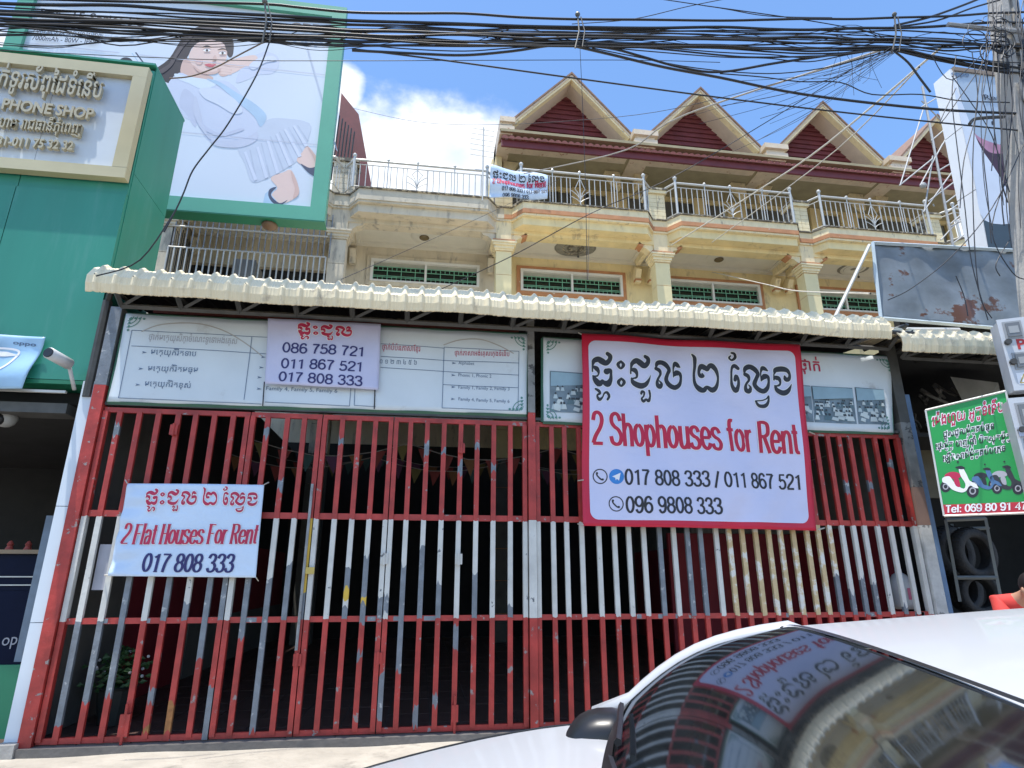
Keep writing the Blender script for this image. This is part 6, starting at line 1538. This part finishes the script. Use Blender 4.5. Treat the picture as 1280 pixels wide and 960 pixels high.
for s in (-1,1):
    q=MB(); q.sphere((1.84,s*.60,.76),.12,12,(1,.9,.5)); q.build('headlight',mat('headlamp lens',(.6,.62,.65),.08),car,True)
    # side glass, door frames
    def sg(u,v_):
        x=.45-2.5*u; top=roofpt(0 if s<0 else 1,min(1,max(0,(-x+.0)/2.25))); z0=1.14; a=Vector((x,s*.88,z0)); b=Vector((min(x,-.02-.0*u),top[1],top[2]-.03)) if x>-.02 else Vector((x,top[1],top[2]-.03))
        return tuple(a.lerp(b,v_))
    o=grid('side_window',sg,14,4,glass,car)
    q=MB(); q.tube([(-1.0,s*.86,1.09),(-1.02,s*.66,HH-.08)],.035,6); q.build('b_pillar',carblack,car)
    # mirrors
    mx_,my_=.515,(.72 if s<0 else .99)
    q=MB(); se=lambda v_,p_:(1 if v_>0 else -1)*abs(v_)**p_; NI,NK=16,24
    for i in range(NI+1):
        ph=pi*i/NI; rr_=sin(ph)**.55 if 0<i<NI else 0
        for k in range(NK):
            a=2*pi*k/NK; ca,sa=se(cos(a),.75),se(sin(a),.75)
            q.v.append((mx_+.03+(.12 if ca>0 else .055)*rr_*ca-.03*sa*rr_, s*(my_+.10*se(cos(ph),.8)), 1.10+(.10 if sa>0 else .085)*rr_*sa))
    for i in range(NI):
        for k in range(NK): q.f.append((i*NK+k,(i+1)*NK+k,(i+1)*NK+(k+1)%NK,i*NK+(k+1)%NK)); q.mi.append(0)
    mo=q.build('door_mirror',carblack,car,True)
    q=MB(); q.tube([(mx_-.05,s*(my_-.1),1.06),(mx_-.01,s*my_,1.08)],.03,6); q.build('mirror_arm',carblack,mo,True)
    q=MB(); q.lathe([(0,-.004),(1,-.004),(1,0)],(0,0,0),16,'x'); o=q.build('mirror_glass',mat('mirror silver',(.8,.8,.82),.03,1.),mo); o.scale=(1,.10,.065); o.location=(mx_-.045,s*my_,1.10)
    q=MB(); q.tube([(mx_+.10,s*(my_-.07),1.09),(mx_+.145,s*my_,1.095),(mx_+.12,s*(my_+.07),1.10)],.012,6); q.build('mirror_indicator',mat('lamp clear',(.5,.5,.5),.1),mo,True)
    q=MB(); q.prismx([(0,0),(.0,.01),(.0,.01)],0,0) if False else None
    q=MB(); q.add([(.56,s*.87,1.13),(.26,s*.89,1.13),(.28,s*.81,1.28),(.50,s*.85,1.19),(.56,s*.85,1.13),(.26,s*.87,1.13),(.28,s*.79,1.28)],[(0,1,2,3),(4,6,5),(0,4,5,1),(1,5,6,2)]); q.build('mirror_base',carblack,car)
    for wx in (1.25,-1.85):
        wv=empty('x','x','x'); 
        for kk in ('label','category'): del wv[kk]
        wv.name='wheel'; wv.parent=car; wv.location=(wx,s*.74,.31)
        q=MB(); q.lathe([(.19,-.1),(.27,-.11),(.31,-.08),(.31,.08),(.27,.11),(.19,.1)],(0,0,0),28,'y'); q.build('tyre',tyrem,wv,True)
        q=MB(); q.lathe([(0,-.03),(.05,-.02),(.19,-.06),(.2,.06),(.19,.08),(0,.05)],(0,0,0),20,'y'); q.build('rim',steelrail,wv,True)
grid('rear_window',lambda u,v_: (-2.25+.1*(2*u-1)**2-.42*v_,(2*u-1)*(.54+.14*v_),HH-.10-.04*(2*u-1)**2-.28*v_),12,6,glass,car)
B('boot_lid',carpaint,car,(-2.76,-2.6,-.70,.70,1.03,1.13))
# cabin
def dash(u,v_):
    t=2*u-1; x=.49-.08*t*t-.45*v_; return (x,t*.72,1.13+.03*sin(v_*pi*.5)*(1-.3*t*t)-.10*max(0,v_-.8)*5*.6)
grid('dashboard',dash,20,12,cardash,car)
B('dash_front',cardash,car,(-.02,.10,-.64,.64,.6,1.05))
B('dash_vent',carblack,car,(.36,.44,-.45,-.15,1.163,1.171),(.36,.44,.15,.45,1.163,1.171))
B('dash_pad',mat('grey dash tray',(.14,.15,.155),.7),car,(.16,.36,-.50,-.12,1.13,1.165))
B('cabin_floor',carblack,car,(-2.5,.8,-.75,.75,.25,.3)); 
for s in (-1,1): B('door_card',cardash,car,(-2.3,.5,s*.76-.02,s*.76+.02,.3,1.09))
q=MB(); R0=.18
q.tube([(-.12+.07*sin(a),.36+R0*cos(a),1.02+R0*sin(a)*.93) for a in [2*pi*k/24 for k in range(25)]],.014,6); q.tube([(-.12,.36,1.02),(.06,.36,.92)],.03,6); q.tube([(-.12,.2,1.02),(-.12,.52,1.02)],.015,5); q.build('steering_wheel',carblack,car,True)
def seat(x,y,back=.0):
    q=MB(); 
    q.prismx([(0,0)],0,0) if False else None
    prof=[(x-.62,.42),(x-.10,.46),(x-.10,.54),(x-.52,.56),(x-.74,1.12),(x-.86,1.12),(x-.70,.42)]
    v=[(a,y-.24,b) for a,b in prof]+[(a,y+.24,b) for a,b in prof]; n_=len(prof)
    q.add(v,[tuple(range(n_-1,-1,-1)),tuple(range(n_,2*n_))]+[(i,(i+1)%n_,(i+1)%n_+n_,i+n_) for i in range(n_)]); q.build('seat',cardash,car)
    q=MB(); q.sphere((x-.82,y,1.23),.13,12,(.45,1,.75)); q.build('headrest',cardash,car,True)
for s in (-1,1): seat(-.3,s*.36)
q=MB(); q.sphere((.0,0,1.385),.12,14,(.2,1,.28)); q.tube([(.02,0,1.39),(.08,0,1.44)],.012,5); q.build('inner_mirror',carblack,car,True)
# paper slips on the inside of the screen by the far pillar
for k in range(4):
    v0,v1=.16+.13*k,.16+.13*k+.10
    q=Ink(); o=mesh('screen_sticker',[tuple(Vector(ws(.045,v0))+Vector((-.006,0,-.008))),tuple(Vector(ws(.085,v0))+Vector((-.006,0,-.008))),tuple(Vector(ws(.082,v1))+Vector((-.006,0,-.008))),tuple(Vector(ws(.045,v1))+Vector((-.006,0,-.008)))],[(0,1,2,3)],mat('sticker %d'%(k%2),[(.45,.55,.6),(.12,.35,.55)][k%2],.5),car)
# wipers
for y0 in (-.5,.05):
    q=MB(); p=[]
    for k in range(9): 
        vv=ws(.5+(y0+.5*k/8)/1.42*.9,.93-.05*sin(k/8*2)); p.append((vv[0]+.01,vv[1],vv[2]+.018))
    q.tube(p,.008,5); q.build('wiper',carblack,car)

# ================================================================ PERSON behind the car
def skinmesh(name,verts,edges,radii,m,parent,sub=2):
    me=bpy.data.meshes.new(name); me.from_pydata(verts,edges,[]); me.materials.append(m)
    o=bpy.data.objects.new(name,me); COL.objects.link(o)
    sk=o.modifiers.new('skin','SKIN'); me.skin_vertices or None
    if not me.skin_vertices: 
        bm=bmesh.new(); bm.from_mesh(me); bm.verts.layers.skin.verify(); bm.to_mesh(me); bm.free()
    for i,r in enumerate(radii):
        sv=me.skin_vertices[0].data[i]; sv.radius=(r,r) if not isinstance(r,tuple) else r; sv.use_root=(i==0)
    ss=o.modifiers.new('sub','SUBSURF'); ss.levels=sub; ss.render_levels=sub
    dg=bpy.context.evaluated_depsgraph_get(); dg.update()
    nm=bpy.data.meshes.new_from_object(o.evaluated_get(dg)); nm.materials.clear(); nm.materials.append(m)
    bpy.data.objects.remove(o); o=bpy.data.objects.new(name,nm); COL.objects.link(o); nm.polygons.foreach_set('use_smooth',[True]*len(nm.polygons)); o.parent=parent
    return o
sh_=at(1262,744,-1.3)
pe=empty('person','person in a red shirt bending forward behind the roof of the white car','person',loc=(sh_[0]+.12,-1.3,-.1))
pe.rotation_euler=(0,0,radians(-20)); zs=(sh_[2]+.1-1.30)
Vv=[(0,.35,.80),(.0,.30,.95),(.0,.15,1.14),(.0,.0,1.25),(.0,-.09,1.30),(.0,-.15,1.33),(0,-.22,1.36), # pelvis .. head
    (-.17,.02,1.24),(-.21,-.10,1.0),(-.18,-.30,.86),(-.17,-.38,.82),(.17,.02,1.24),(.21,-.10,1.0),(.18,-.30,.86),(.17,-.38,.82),
    (-.09,.34,.76),(-.10,.12,.46),(-.10,.22,.08),(-.10,.05,.03),(.09,.34,.76),(.10,.12,.46),(.10,.22,.08),(.10,.05,.03)]
Ee=[(0,1),(1,2),(2,3),(3,4),(4,5),(5,6),(3,7),(7,8),(8,9),(9,10),(3,11),(11,12),(12,13),(13,14),(0,15),(15,16),(16,17),(17,18),(0,19),(19,20),(20,21),(21,22)]
Rr=[.13,.13,.14,.11,.055,.07,.095,.065,.042,.032,.035,.065,.042,.032,.035,.09,.06,.042,.04,.09,.06,.042,.04]
Vv=[(x,y,z+zs) if z>.7 else (x,y,z) for x,y,z in Vv]
skinmesh('body',Vv,Ee,Rr,skin,pe)
sv=[Vv[i] for i in (0,1,2,3,4,7,8,11,12)]; skinmesh('shirt',sv,[(0,1),(1,2),(2,3),(3,4),(3,5),(5,6),(3,7),(7,8)],[.15,.15,.16,.13,.068,.085,.07,.085,.07],shirt,pe)
tv=[Vv[i] for i in (0,15,16,17,19,20,21)]; skinmesh('trousers',tv,[(0,1),(1,2),(2,3),(0,4),(4,5),(5,6)],[.15,.105,.075,.055,.105,.075,.055],jeans,pe)
hx,hy,hz=Vv[6]
q=MB(); q.sphere((hx,hy+.015,hz+.03),.108,16,(.9,1.05,1)); q.build('hair',hairm,pe,True)
q=MB(); 
q.sphere((hx,hy-.07,hz-.02),.075,14,(.95,.9,1.15)); q.sphere((hx,hy-.145,hz-.03),.018,8,(.8,1,1.3)); 
for s in(-1,1): q.sphere((hx+s*.092,hy,hz-.02),.022,8,(.5,1,1.4))
q.build('face',skin,pe,True)
q=MB()
for s in(-1,1): q.sphere((hx+s*.03,hy-.13,hz+.0),.011,8)
q.build('eyes',inkblack,pe)
for s in (-1,1):
    wx,wy,wz=s*.17,-.38,.82+zs
    q=MB(); q.sphere((wx,wy-.04,wz-.01),.04,10,(.9,1.1,.45))
    for k in range(4): fx=wx-s*.03+s*.02*k; ln=(.06,.07,.065,.05)[k]; q.tube([(fx,wy-.07,wz-.01),(fx,wy-.07-ln*.6,wz-.02),(fx,wy-.07-ln,wz-.05)],[.010,.009,.007],6)
    q.tube([(wx-s*.035,wy-.03,wz-.01),(wx-s*.065,wy-.06,wz-.025),(wx-s*.06,wy-.09,wz-.04)],[.011,.010,.008],6); q.build('hand',skin,pe,True)
